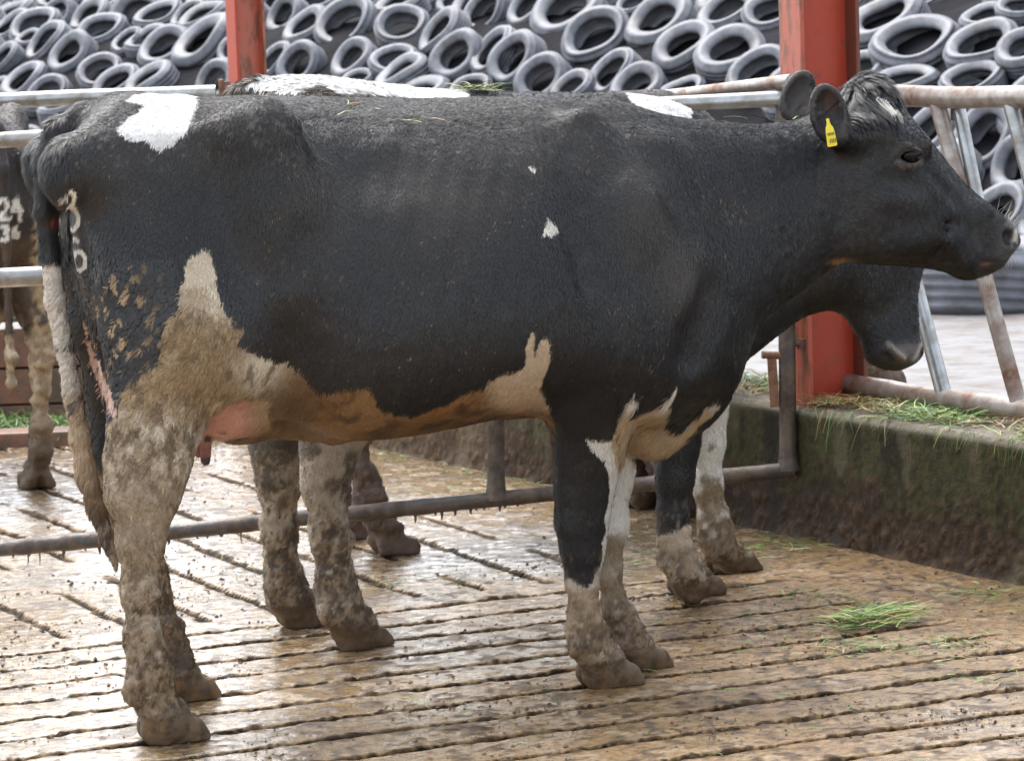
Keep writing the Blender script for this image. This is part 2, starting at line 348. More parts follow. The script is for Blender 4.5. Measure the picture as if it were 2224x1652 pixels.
# left part: far board wall with rails and kerb
cy = cw[1]; root = empty('board_fence', (cw[0] - 2.5, cy + .1, 0)); tag(root, 'rusty brown board fence at the far left end of the yard with galvanised rails above', 'fence')
def fpt(x, z, dy=0): return np.array([x, cy + dy, z])
for k, (z0, z1) in enumerate(((.03, .085), (.09, .235), (.24, .40))):
    mb = MB(); mb.box(((cw[0] - 5.6) / 1, cy + (.0 if k else -.02), (z0 + z1) / 2), (5.5, 0, 0), (0, .02 + .015 * (k == 0), 0), (0, 0, (z1 - z0) / 2 - .003)); mb.build('board', M_board, root)
mb = MB(); mb.box((cw[0] - 5.6, cy + .035, .2), (5.5, 0, 0), (0, .008, 0), (0, 0, .19)); mb.build('backing', M_reddark, root)
mb = MB(); mb.tube(linpts(fpt(cw[0] - 11, 1.325), fpt(cw[0] - .02, 1.325), 40, .004), .032); mb.build('top_rail', M_galv, root, True)
mb = MB(); mb.tube(linpts(fpt(cw[0] - 11, .455), fpt(cw[0] - .02, .455), 40, .004), .030); mb.build('lower_rail', M_galv, root, True)
for xx in (-3.3, -5.9): 
    mb = MB(); mb.tube([fpt(cw[0] + xx, 0, .07), fpt(cw[0] + xx, 1.36, .07)], .035); mb.build('fence_post', M_galv, root, True)
mb = MB(); mb.box((cw[0] - 4.5, cy - .62, .02), (4.9, 0, 0), (0, .09, 0), (0, 0, .035)); o = mb.build('kerb', M_board, bevel=.01); o['kind'] = 'structure'

# ------------------------------------------------------------------ red posts
def hbeam(name, px, py, s, off, g, wv, B, D, H, tf, z0, label, mats):
    p = wallp(s, off, 0); root = empty(name, p); tag(root, label, 'steel post')
    g = np.array([g[0], g[1], 0]); wv = np.array([wv[0], wv[1], 0]); c = p + np.array([0, 0, (z0 + H) / 2]); Z = np.array([0, 0, (H - z0) / 2])
    mb = MB(); mb.box(c, wv * (D / 2 - tf), g * .0045, Z); mb.build('web', mats[0], root)
    mb = MB(); mb.box(c - wv * (D / 2 - tf / 2), g * B / 2, wv * tf / 2, Z); mb.build('flange', mats[1], root, bevel=.003)
    mb = MB(); mb.box(c + wv * (D / 2 - tf / 2), g * B / 2, wv * tf / 2, Z); mb.build('flange', mats[2], root, bevel=.003)
    return root
# main post stands in the wall line at the gate
sP = (ground(1788, 1140)[:2] - W0) @ wd
wv = np.array([.93, .37]); gv = np.array([.37, -.93])
hbeam('red_post', 0, 0, sM, -.13, gv, wv, .145, .20, 5.0, .014, 0.0, 'wide red steel column at the trough wall behind the nearest head', (M_red, M_redpale, M_reddark))
pF = np.array([cw[0] + .105, cy + .1]); sF = (pF - W0) @ wd; oF = (pF - W0) @ wn
hbeam('red_post', 0, 0, sF, oF, np.array([.5, -.86]), np.array([.86, .5]), .09, .135, 5.0, .012, 0.0, 'narrow red steel column behind the near cow\'s back, left of the wide one', (M_redpale, M_red, M_redpale))
pr = at(487, 195, cy + .05); mb = MB(); mb.box((pr[0] - .012, pr[1], 0.69), (.009, 0, 0), (0, .02, 0), (0, 0, .69)); mb.box((pr[0] + .012, pr[1] + .004, 0.685), (.016, 0, 0), (0, .004, 0), (0, 0, .685))
o = mb.build('stub_post', M_rust, bevel=.003); tag(o, 'short rusty brown stub post just left of the narrow red column', 'post')

# ------------------------------------------------------------------ gate
def gp(px, t):   # gate plane point: pixel column -> ground line of the gate
    a = np.array([at(0, 1193, 10.1)[0], 10.1]); b = np.array([at(1720, 1020, 10.42)[0], 10.42]); return a + (b - a) * px / 1720
def gz(px, py):  # height on the gate line for a traced pixel
    q = gp(px, 0); r = ray(px, py); return HC + r[2] * (q[1] / r[1])
def GP(px, py): q = at(px, py, gp(px, 0)[1]); return q
root = empty('yard_gate', (*gp(860, 0), 0)); tag(root, 'muddy tubular steel gate standing between the near black cows and the cows behind', 'gate')
def grail(name, a, b, r, mt, lump=0):
    a = GP(*a); b = GP(*b); d = (b - a); a2 = a - d * 0.25; n = 160; P_ = np.array(linpts(a2, b, n, .003, 3)); rr = r + lump * np.clip(fbm(P_, 18, 3, 9), -.3, 1)
    mb = MB(); mb.tube(list(P_), list(rr), 18); return mb.build(name, mt, root, True)
grail('middle_rail', (0, 604), (1722, 508), .029, M_galv)
grail('top_rail', (0, 305), (1722, 214), .024, M_galv)
for name, pts, r, mt in (('end_upright', [(1712, 1020), (1703, 215)], .026, M_muddy), ('upright', [(1077, 1085), (1075, 250)], .026, M_muddy)):
    P_ = linpts(GP(*pts[0]), GP(*pts[1]), 60, .002); mb = MB(); mb.tube(P_, [r + .012 * math.exp(-i / 1.5) for i in range(60)], 18); mb.build(name, mt, root, True)
mb = MB(); mb.tube([GP(1655, 770), GP(1706, 772)], .012); lt = mb.build('latch', M_rust, root, True)
mb = MB(); mb.box((GP(1676, 776) + GP(1683, 884)) / 2, (.014, 0, 0), (0, .006, 0), (GP(1676, 776) - GP(1683, 884)) / 2); mb.build('latch_bar', M_rust, root)
mb = MB(); mb.tube([GP(1716, 742) + np.array([0, 0, 0]), GP(1752, 746)], .013); mb.tube([GP(1743, 736), GP(1743, 757)], .017, 8); mb.build('hinge_bolt', M_rust, root, True)
a = GP(0, 1193); b = GP(1722, 1018); d = (b - a); a2 = a - d * 0.25; P_ = np.array(linpts(a2, b, 160, .003, 3)); mb = MB(); mb.tube(list(P_), list(.024 + .004 * np.clip(fbm(P_, 18, 3, 9), -.3, 1)), 18)
for k in range(60):   # thin muck drips hanging under the rail
    px = random.uniform(-40, 1700); py = 1193 - 173 * px / 1720 + 13; a = GP(px, py); ln = random.choice([.01, .012, .015, .02, .03]) if k > 3 else .04
    mb.tube([a, a + np.array([random.uniform(-.002, .002), 0, -ln * .6]), a + np.array([random.uniform(-.004, .004), 0, -ln])], [.006 if k > 3 else .0025, .004 if k > 3 else .002, .0008], 6)
mb.build('bottom_rail', M_muddy, root, True)

# ------------------------------------------------------------------ feed barrier
root = empty('feed_barrier', wallp(3.4, -.27, WH)); tag(root, 'galvanised feed barrier with slanted bars on top of the trough wall at right', 'barrier')
def bp(px, z):   # point on the barrier line (set back on the wall) in pixel column px
    best = None
    for s in np.arange(-3, 7, .01):
        q = wallp(s, -.20, z); a, b = project(q[None])
        if best is None or abs(a[0] - px) < best[0]: best = (abs(a[0] - px), q)
    return best[1]
zt = 1.335
mb = MB(); q0 = bp(1850, zt); q1 = wallp(7, -.20, zt + .01); mb.tube(linpts(q0, q1, 40, .003), .032); mb.build('top_rail', M_galvrust, root, True)
q0 = bp(1832, .452); q1 = wallp(7, -.20, .44); P_ = np.array(linpts(q0, q1, 120, .008, 5)); mb = MB(); mb.tube(list(P_), list(.033 + .006 * fbm(P_, 9, 3, 3)), 18); mb.build('bottom_rail', M_galvrust, root, True)
for k, (ax, bx) in enumerate(((1888, 2052), (2038, 2212), (2194, 2372), (2350, 2530))):
    a = bp(ax, zt - .02); b = bp(bx, .46); mb = MB(); mb.tube(linpts(a, b, 20, .002), .024); mb.build('slanted_bar', M_galvrust if k % 2 else M_galv, root, True)
    if k: 
        a = bp(ax + 14, zt - .02) - np.array([*wn, 0]) * .05; b2 = a + (b - a) * .55; mb = MB(); mb.tube(linpts(a, b2, 10), .020); mb.build('brace', M_galv, root, True)
    mb = MB(); mb.tube([a + np.array([0, 0, .0]), a + np.array([0, 0, -.05])], .022, 8); mb.build('clamp', M_rust, root, True)
root = empty('barrier_rail', wallp(-.2, -.2, 0)); tag(root, 'pale rail sloping up to the wide red column behind the white-backed cow', 'rail')
mb = MB(); a = at(1722, 176, wallp(sM, -.05, 0)[1] - .1); b = at(1430, 211, a[1] + 1.0); d = (b - a); mb.tube(linpts(a, b + d * 2.2, 30, .002), .021); mb.build('rail_tube', M_galvrust, root, True)
e = b + d * 2.2; mb = MB(); mb.tube([np.array([e[0], e[1], 0.05]), e], .024); mb.build('rail_post', M_galvrust, root, True)

# ------------------------------------------------------------------ silage heap under plastic, and its tyres
hm = norm(np.array([-.78, -.63])); hB = np.array([2.5, 21.5])
def heapz(x, y):
    s = -((x - hB[0]) * hm[0] + (y - hB[1]) * hm[1])
    slope = 1.31 + .727 * s; top = 1.50 + .2 * (s - .26)
    k = .25; h = np.clip(k - np.abs(slope - top), 0, k) / k; z = np.minimum(slope, top) - h * h * k / 4
    return np.clip(z, -.05, 2.6)
def build_heap():
    al = np.array([-hm[1], hm[0]]); S = np.concatenate([np.arange(-2.0, 3.5, .09), np.arange(3.6, 30, 1.2)]); T = np.arange(-16, 34, .14)
    ss, tt = np.meshgrid(S, T); P = hB[None] - hm[None] * ss.ravel()[:, None] + al[None] * tt.ravel()[:, None]
    z = heapz(P[:, 0], P[:, 1]); P3 = np.stack([P[:, 0], P[:, 1], z], 1); z = z + (fbm(P3, 1.6, 4, 50) * .05 + np.abs(vnoise(P3, 5, 51)) * .02) * sm(z, -.04, .15) - .03
    ii = np.arange(len(S) * len(T)).reshape(len(T), len(S)); F = np.stack([ii[:-1, :-1], ii[:-1, 1:], ii[1:, 1:], ii[1:, :-1]], -1).reshape(-1, 4)
    o = mesh_np('silage_heap', np.stack([P[:, 0], P[:, 1], z], 1), F, M_sheet); tag(o, 'long silage heap under wet dark plastic sheeting, weighted with tyres', 'silage heap')
build_heap()
def tyre_mesh(name, width, hole, seed):
    r = .5; b = hole * r; w = width * .5
    prof = [(b, -w * .62), (b + .02, -w * .80), (b + .05, -w * .86), (.5 * (b + r) - .02, -w * 1.02), (.5 * (b + r) + .05, -w * 1.04), (r - .06, -w * .97), (r - .028, -w * .86), (r - .012, -w * .74)]
    tread = []
    for k, x in enumerate(np.linspace(-.62, .62, 9)): tread += [(r - (.002 if k % 2 == 0 else .014), w * (x - .06)), (r - (.002 if k % 2 == 0 else .014), w * (x + .06))]
    prof = prof + tread + [(q[0], -q[1]) for q in prof[::-1]] + [(b + .012, w * .5), (r - .07, w * .5), (r - .05, 0), (r - .07, -w * .5), (b + .012, -w * .5)]
    n = 56; k = len(prof); V = []; rs = np.random.default_rng(seed); a2, a3 = rs.uniform(-.03, .03, 2); ph = rs.uniform(0, 6.28)
    for i in range(n):
        th = 2 * math.pi * i / n; ov = 1 + a2 * math.cos(2 * th + ph) + a3 * .5 * math.cos(3 * th); wv_ = .02 * math.sin(2 * th + ph * 2) + .012 * math.sin(3 * th)
        for (rr, zz) in prof: V.append((rr * ov * math.cos(th), rr * ov * math.sin(th), zz + wv_))
    F = [(i * k + j, i * k + (j + 1) % k, ((i + 1) % n) * k + (j + 1) % k, ((i + 1) % n) * k + j) for i in range(n) for j in range(k)]
    o = mesh_np(name, V, F, M_tyre); COL.objects.unlink(o); return o.data
TM = [tyre_mesh('tyre_mesh', wd_, ho, k) for k, (wd_, ho) in enumerate(((.40, .55), (.37, .58), (.44, .51), (.39, .53), (.36, .60)))]
TY = []
for r_ in [(60,155,300,.45,38),(352,88,265,.7,50),(560,100,310,.5,42),(868,85,400,.72,30),(1190,85,260,.5,35),(10,360,260,.5,45),(278,258,340,.45,48),(435,335,330,.62,48),(180,235,190,.5,20),
 (627,437,310,.65,25),(1040,292,370,.62,30),(930,240,310,.45,25),(1280,250,460,.45,42),(140,500,330,.5,40),(285,590,320,.65,35),(375,665,290,.4,15),(722,525,360,.5,38),(935,505,370,.38,38),
 (1360,510,300,.75,50),(1480,300,250,.6,40),(-30,560,220,.5,40),(10,690,190,.5,35),(1800,95,290,.65,55),(1930,155,330,.5,38),(2180,130,430,.65,38),(1890,400,320,.75,55),(1735,370,270,.5,50),
 (2231,370,320,.6,45),(150,10,240,.5,40),(1370,30,280,.5,60),(30,60,130,.5,30),(640,660,290,.4,15),(690,-30,280,.5,30),(1060,-40,300,.5,40),(420,-60,300,.5,40),(900,650,260,.45,25),(800,250,230,.5,40),(1560,120,300,.5,45),
 (150,900,270,.6,40),(240,1200,330,.6,45),(250,1440,280,.5,30),(20,1010,260,.5,40),(60,1330,300,.5,40),(-60,800,280,.5,40)]: TY.append((r_[0] / 1.5886, r_[1] / 1.5886, *r_[2:]))
for r_ in [(408,145,360,.68,15),(640,195,370,.38,52),(355,365,320,.55,15),(400,455,380,.35,32),(745,345,370,.72,50),(975,310,380,.4,52),(1110,365,400,.62,55),(930,60,360,.6,50),(1200,50,300,.6,45),
 (1450,50,500,.62,28),(1630,208,460,.66,30),(1290,490,370,.75,45),(1735,450,370,.5,48),(1900,540,370,.65,30),(2030,115,470,.55,30),(840,550,290,.5,20),(130,500,240,.5,20),(1880,15,240,.5,20),(730,-5,240,.6,45),
 (570,-40,280,.5,20),(200,-20,260,.5,25),(1480,560,330,.5,40),(2190,560,300,.45,20)]: TY.append((r_[0] / 1.5886 + 1348, r_[1] / 1.5886, *r_[2:]))
for r_ in [(60,280,430,.55,32),(350,310,470,.6,15),(530,445,430,.65,30),(330,60,420,.5,25),(620,50,400,.6,20),(840,240,330,.5,35),(1330,95,520,.45,28),(1522,240,580,.5,15),(1975,100,330,.45,10),(1940,260,490,.5,22),
 (2230,295,400,.55,25),(1480,490,400,.4,8),(1890,485,430,.45,15),(2190,30,300,.5,10),(1950,860,520,.62,50),(2190,1040,440,.7,55),(1600,830,430,.5,50),(2010,1360,560,.5,40),(1180,420,380,.5,20),(2330,560,460,.5,20),(2260,700,460,.5,35),(1700,1080,470,.5,45),(2380,850,460,.6,45),(2380,1350,520,.5,40)]: TY.append((r_[0] / 1.5886 + 2696, r_[1] / 1.5886, *r_[2:]))
tyres = []
for i, (fx, fy, mj, asp, ang) in enumerate(TY):
    px, py = fx * .543, fy * .543; mj = mj / 1.5886 * .543
    d = ray(px, py); d = d / d[1]; Y = None
    for yy in np.arange(17, 60, .02):
        q = CAM + d * yy
        if q[2] < heapz(q[0], q[1]) + .03: Y = yy; break
    if Y is None: continue
    q = CAM + d * (Y - .16); dia = mj * q[1] / FP * 1.04
    a = math.radians(ang + 90); vd = -norm(d); n = asp * vd + math.sqrt(1 - asp * asp) * (math.cos(a) * Rv + math.sin(a) * Uv)
    n = n / np.linalg.norm(n); o = bpy.data.objects.new('car_tyre', TM[i % 5]); COL.objects.link(o)
    q = q - n * .5 * .33 * dia * .9
    o.location = q; o.rotation_euler = (Matrix.Rotation(0, 3, 'X') @ Vector(n).to_track_quat('Z', 'Y').to_matrix() @ Matrix.Rotation(random.uniform(0, 6.28), 3, 'Z')).to_euler(); o.scale = (dia, dia, dia)
    tyres.append([px, py, o, mj, asp])
# tyres half hidden in the gaps between the others
al_ = np.array([-hm[1], hm[0]]); have = [np.array(t_[2].location) for t_ in tyres]; rs_ = np.random.default_rng(11)
for k in range(7500):
    ss, tt = rs_.uniform(-1.7, 4.5), rs_.uniform(-15, 4); p2 = hB - hm * ss + al_ * tt; z_ = float(heapz(p2[0], p2[1])); q = np.array([p2[0], p2[1], z_ - .0]); px, py = project(q[None]); px, py = float(px[0]), float(py[0])
    if ss > 1.0 and px > 1780: continue
    if not (-60 < px < 2300 and -30 < py < 520) or (py > 240 and px > 130 and px < 1990): continue
    if float(np.min(np.linalg.norm(np.array(have) - q, axis=1))) < .43: continue
    g_ = np.array([hm[0] * .45, hm[1] * .5, .70]) + rs_.normal(size=3) * .09; o = bpy.data.objects.new('car_tyre', TM[k % 5]); COL.objects.link(o); dia = rs_.uniform(.46, .56)
    o.location = q; o.rotation_euler = Vector(g_).to_track_quat('Z', 'Y').to_euler(); o.scale = (dia,) * 3; have.append(q); tyres.append([px, py, o, 100, .5])
# the big tyre lying flat at the foot of the heap
q = at(2130, 650, 17.2); o = bpy.data.objects.new('lorry_tyre', TM[0]); COL.objects.link(o); q[2] = .19; q = at(2132, 655, 17.2); o.location = (q[0], q[1], .05 + .14); o.scale = (.84, .84, .84); tag(o, 'large tyre lying flat at the foot of the heap, beyond the feed passage', 'tyre')
units = ['', 'first', 'second', 'third', 'fourth', 'fifth', 'sixth', 'seventh', 'eighth', 'ninth', 'tenth', 'eleventh', 'twelfth', 'thirteenth', 'fourteenth', 'fifteenth', 'sixteenth', 'seventeenth', 'eighteenth', 'nineteenth']
def ordw(k):
    k += 1
    if k < 20: return units[k]
    return ({2: 'twentieth', 3: 'thirtieth', 4: 'fortieth', 5: 'fiftieth'} if k % 10 == 0 else {2: 'twenty-', 3: 'thirty-', 4: 'forty-', 5: 'fifty-'})[k // 10] + units[k % 10]
zones = [('left of narrow red post', lambda x, y: x < 540 and y < 320), ('below the far rails by the tail', lambda x, y: x < 540 and y >= 320), ('between the red posts', lambda x, y: 540 <= x < 1780), ('right of wide red post, above rail', lambda x, y: x >= 1780 and y < 190), ('right of wide red post, below rail', lambda x, y: x >= 1780 and y >= 190)]
for zn, fz in zones:
    zt_ = [t_ for t_ in tyres if fz(t_[0], t_[1])]
    if 'rail' in zn and 'above' not in zn: rows = [('', lambda y: True)]
    else: rows = [('topmost row', lambda y: y < 45), ('middle row', lambda y: 45 <= y < 112), ('lowest row', lambda y: y >= 112)]
    for rn, fr in rows:
        rr = sorted([t_ for t_ in zt_ if fr(t_[1])], key=lambda t_: t_[0])
        for k, t_ in enumerate(rr):
            sz = 'worn' if t_[3] < 118 else 'grey'
            tag(t_[2], f"{sz} tyre, {ordw(k)} from left{', ' + rn + ',' if rn else ''} {zn}", 'tyre', 'tyres weighing down the silage heap')

# ------------------------------------------------------------------ implicit-surface cows
class Field:
    def __init__(s, lo, hi, h):
        s.lo = np.array(lo); s.h = h; s.n = np.ceil((np.array(hi) - s.lo) / h).astype(int) + 1
        s.ax = [(s.lo[k] + h * np.arange(s.n[k])).astype(np.float32) for k in range(3)]
        s.F = np.full(tuple(s.n), .15, np.float32)
    def win(s, lo, hi):
        sl = []
        for k in range(3):
            a = int(np.clip(math.floor((lo[k] - s.lo[k]) / s.h), 0, s.n[k] - 1)); b = int(np.clip(math.ceil((hi[k] - s.lo[k]) / s.h) + 1, a + 1, s.n[k])); sl.append(slice(a, b))
        return tuple(sl), s.ax[0][sl[0]][:, None, None], s.ax[1][sl[1]][None, :, None], s.ax[2][sl[2]][None, None, :]
    def blend(s, sl, d, k, sub=False):
        A = s.F[sl]
        if sub: d = -d; h = np.clip(k - np.abs(A - d), 0, k) / k; s.F[sl] = np.maximum(A, d) + h * h * k / 4
        else: h = np.clip(k - np.abs(A - d), 0, k) / k; s.F[sl] = np.minimum(A, d) - h * h * k / 4
    def cone(s, a, b, ra, rb, k=.03, sc=1.0, sub=False):
        a = np.array(a, float); b = np.array(b, float); mr = max(ra, rb) * max(1, sc) + k + .02
        sl, X, Y, Z = s.win(np.minimum(a, b) - mr, np.maximum(a, b) + mr)
        ab = (b - a) / np.array([1, sc, 1]); l2 = max(float(ab @ ab), 1e-8)
        x = X - a[0]; y = (Y - a[1]) / sc; z = Z - a[2]
        t = np.clip((x * ab[0] + y * ab[1] + z * ab[2]) / l2, 0, 1)
        d = (np.sqrt((x - t * ab[0])**2 + (y - t * ab[1])**2 + (z - t * ab[2])**2) - (ra + (rb - ra) * t)) * min(1, .4 + .6 * sc)
        s.blend(sl, d.astype(np.float32), k, sub)
    def ell(s, c, r, k=.03, R=None, sub=False):
        c = np.array(c, float); r = np.array(r, float); mr = r.max() + k + .02
        sl, X, Y, Z = s.win(c - mr, c + mr); x = X - c[0]; y = Y - c[1]; z = Z - c[2]
        if R is not None: R = np.array(R); x, y, z = x * R[0, 0] + y * R[0, 1] + z * R[0, 2], x * R[1, 0] + y * R[1, 1] + z * R[1, 2], x * R[2, 0] + y * R[2, 1] + z * R[2, 2]
        k0 = np.sqrt((x / r[0])**2 + (y / r[1])**2 + (z / r[2])**2); k1 = np.sqrt((x / r[0]**2)**2 + (y / r[1]**2)**2 + (z / r[2]**2)**2)
        s.blend(sl, (k0 * (k0 - 1) / np.maximum(k1, 1e-6)).astype(np.float32), k, sub)
    def chain(s, pts, k=.03, sc=1.0):
        for (p, r), (q, r2) in zip(pts[:-1], pts[1:]): s.cone(p, q, r, r2, k, sc)
    def loft(s, top, bot, hw, tap, k=.04, p=2.3, v0=0):
        U = s.ax[0]; lo = max(top[0][0], bot[0][0]); hi = min(top[-1][0], bot[-1][0])
        T = hermite([q[0] for q in top], [q[1] for q in top], U); B = hermite([q[0] for q in bot], [q[1] for q in bot], U)
        Wd = hermite([q[0] for q in hw], [q[1] for q in hw], U); Tp = hermite([q[0] for q in tap], [q[1] for q in tap], U)
        cc = ((T + B) / 2)[:, None, None].astype(np.float32); hh = np.maximum((T - B) / 2, .01)[:, None, None].astype(np.float32)
        Wd = Wd[:, None, None].astype(np.float32); Tp = Tp[:, None, None].astype(np.float32); Uc = U[:, None, None]
        i0 = max(int((lo - .1 - s.lo[0]) / s.h), 0); i1 = min(int((hi + .1 - s.lo[0]) / s.h) + 1, s.n[0])
        for a in range(i0, i1, 24):
            b = min(a + 24, i1); z = (s.ax[2][None, None, :] - cc[a:b]) / hh[a:b]
            y = np.abs(s.ax[1][None, :, None] - v0) / (Wd[a:b] * np.clip(1 - Tp[a:b] * np.clip(z, -1.3, 1.3), .3, 2))
            f = (np.power(y**p + np.abs(z)**p, 1 / p) - 1) * np.minimum(hh[a:b], Wd[a:b])
            f = np.maximum(f, np.maximum(lo - Uc[a:b], Uc[a:b] - hi)); f = np.minimum(f, .15)
            s.blend((slice(a, b), slice(None), slice(None)), f.astype(np.float32), k)
    def mesh(s):
        F = s.F; S = F < 0; n = F.shape
        cnt = np.zeros((n[0] - 1, n[1] - 1, n[2] - 1), np.int8)
        for a in (0, 1):
            for b in (0, 1):
                for c in (0, 1): cnt += S[a:n[0] - 1 + a, b:n[1] - 1 + b, c:n[2] - 1 + c]
        act = (cnt > 0) & (cnt < 8); I = np.argwhere(act); idx = np.full(act.shape, -1, np.int32); idx[act] = np.arange(len(I))
        acc = np.zeros((len(I), 3)); num = np.zeros(len(I))
        cor = {(a, b, c): F[I[:, 0] + a, I[:, 1] + b, I[:, 2] + c] for a in (0, 1) for b in (0, 1) for c in (0, 1)}
        for ax in range(3):
            for o1 in (0, 1):
                for o2 in (0, 1):
                    p = [0, 0, 0]; q = [0, 0, 0]; oth = [k for k in range(3) if k != ax]; p[oth[0]] = q[oth[0]] = o1; p[oth[1]] = q[oth[1]] = o2; q[ax] = 1
                    fa = cor[tuple(p)]; fb = cor[tuple(q)]; m_ = (fa < 0) != (fb < 0); t_ = fa / np.where(m_, fa - fb, 1)
                    e = np.tile(np.array(p, float), (len(I), 1)); e[:, ax] = t_; acc[m_] += e[m_]; num[m_] += 1
        V = s.lo + (I + acc / num[:, None]) * s.h; Q = []
        for ax in range(3):
            sa = [slice(None)] * 3; sb = [slice(None)] * 3; sa[ax] = slice(0, -1); sb[ax] = slice(1, None)
            ch = S[tuple(sa)] != S[tuple(sb)]; E = np.argwhere(ch); o = [k for k in range(3) if k != ax]
            E = E[(E[:, o[0]] > 0) & (E[:, o[1]] > 0) & (E[:, o[0]] < n[o[0]] - 1) & (E[:, o[1]] < n[o[1]] - 1)]
            ins = S[E[:, 0], E[:, 1], E[:, 2]]; q = []
            for d1, d2 in ((-1, -1), (0, -1), (0, 0), (-1, 0)):
                e = E.copy(); e[:, o[0]] += d1; e[:, o[1]] += d2; q.append(idx[e[:, 0], e[:, 1], e[:, 2]])
            q = np.stack(q, 1); flip = ins if ax != 1 else ~ins; q[~flip] = q[~flip][:, ::-1]; Q.append(q)
        return V, np.concatenate(Q)
def vnormals(V, Q):
    fn = np.cross(V[Q[:, 2]] - V[Q[:, 0]], V[Q[:, 3]] - V[Q[:, 1]]); N = np.zeros_like(V)
    for k in range(4):
        for c in range(3): N[:, c] += np.bincount(Q[:, k], fn[:, c], len(V))
    return norm(N)
def smooth(V, Q, it=1, lam=.5):
    for _ in range(it):
        A = np.zeros_like(V); cn = np.zeros(len(V))
        for k in range(4):
            a = Q[:, k]
            for kk in (1, 3):
                b = Q[:, (k + kk) % 4]
                for c in range(3): A[:, c] += np.bincount(a, V[b, c], len(V))
                cn += np.bincount(a, minlength=len(V))
        V = V * (1 - lam) + lam * A / cn[:, None]
    return V

class CowFrame:
    def __init__(s, O, psi):
        s.O = np.array([O[0], O[1], 0.0]); s.psi = psi; s.a = np.array([math.cos(psi), math.sin(psi), 0]); s.n = np.array([-math.sin(psi), math.cos(psi), 0]); s.z = np.array([0, 0, 1.0])
    def L(s, px, py, v=0.0):
        r = ray(px, py); t_ = (v - (CAM - s.O) @ s.n) / (r @ s.n); Q = CAM + r * t_ - s.O; return np.array([Q @ s.a, v, Q[2]])
    def world(s, P): return s.O + P[:, :1] * s.a + P[:, 1:2] * s.n + P[:, 2:] * s.z
    def px(s, P): return project(s.world(P))
    def sc(s): return FP / np.linalg.norm(CAM - s.O)

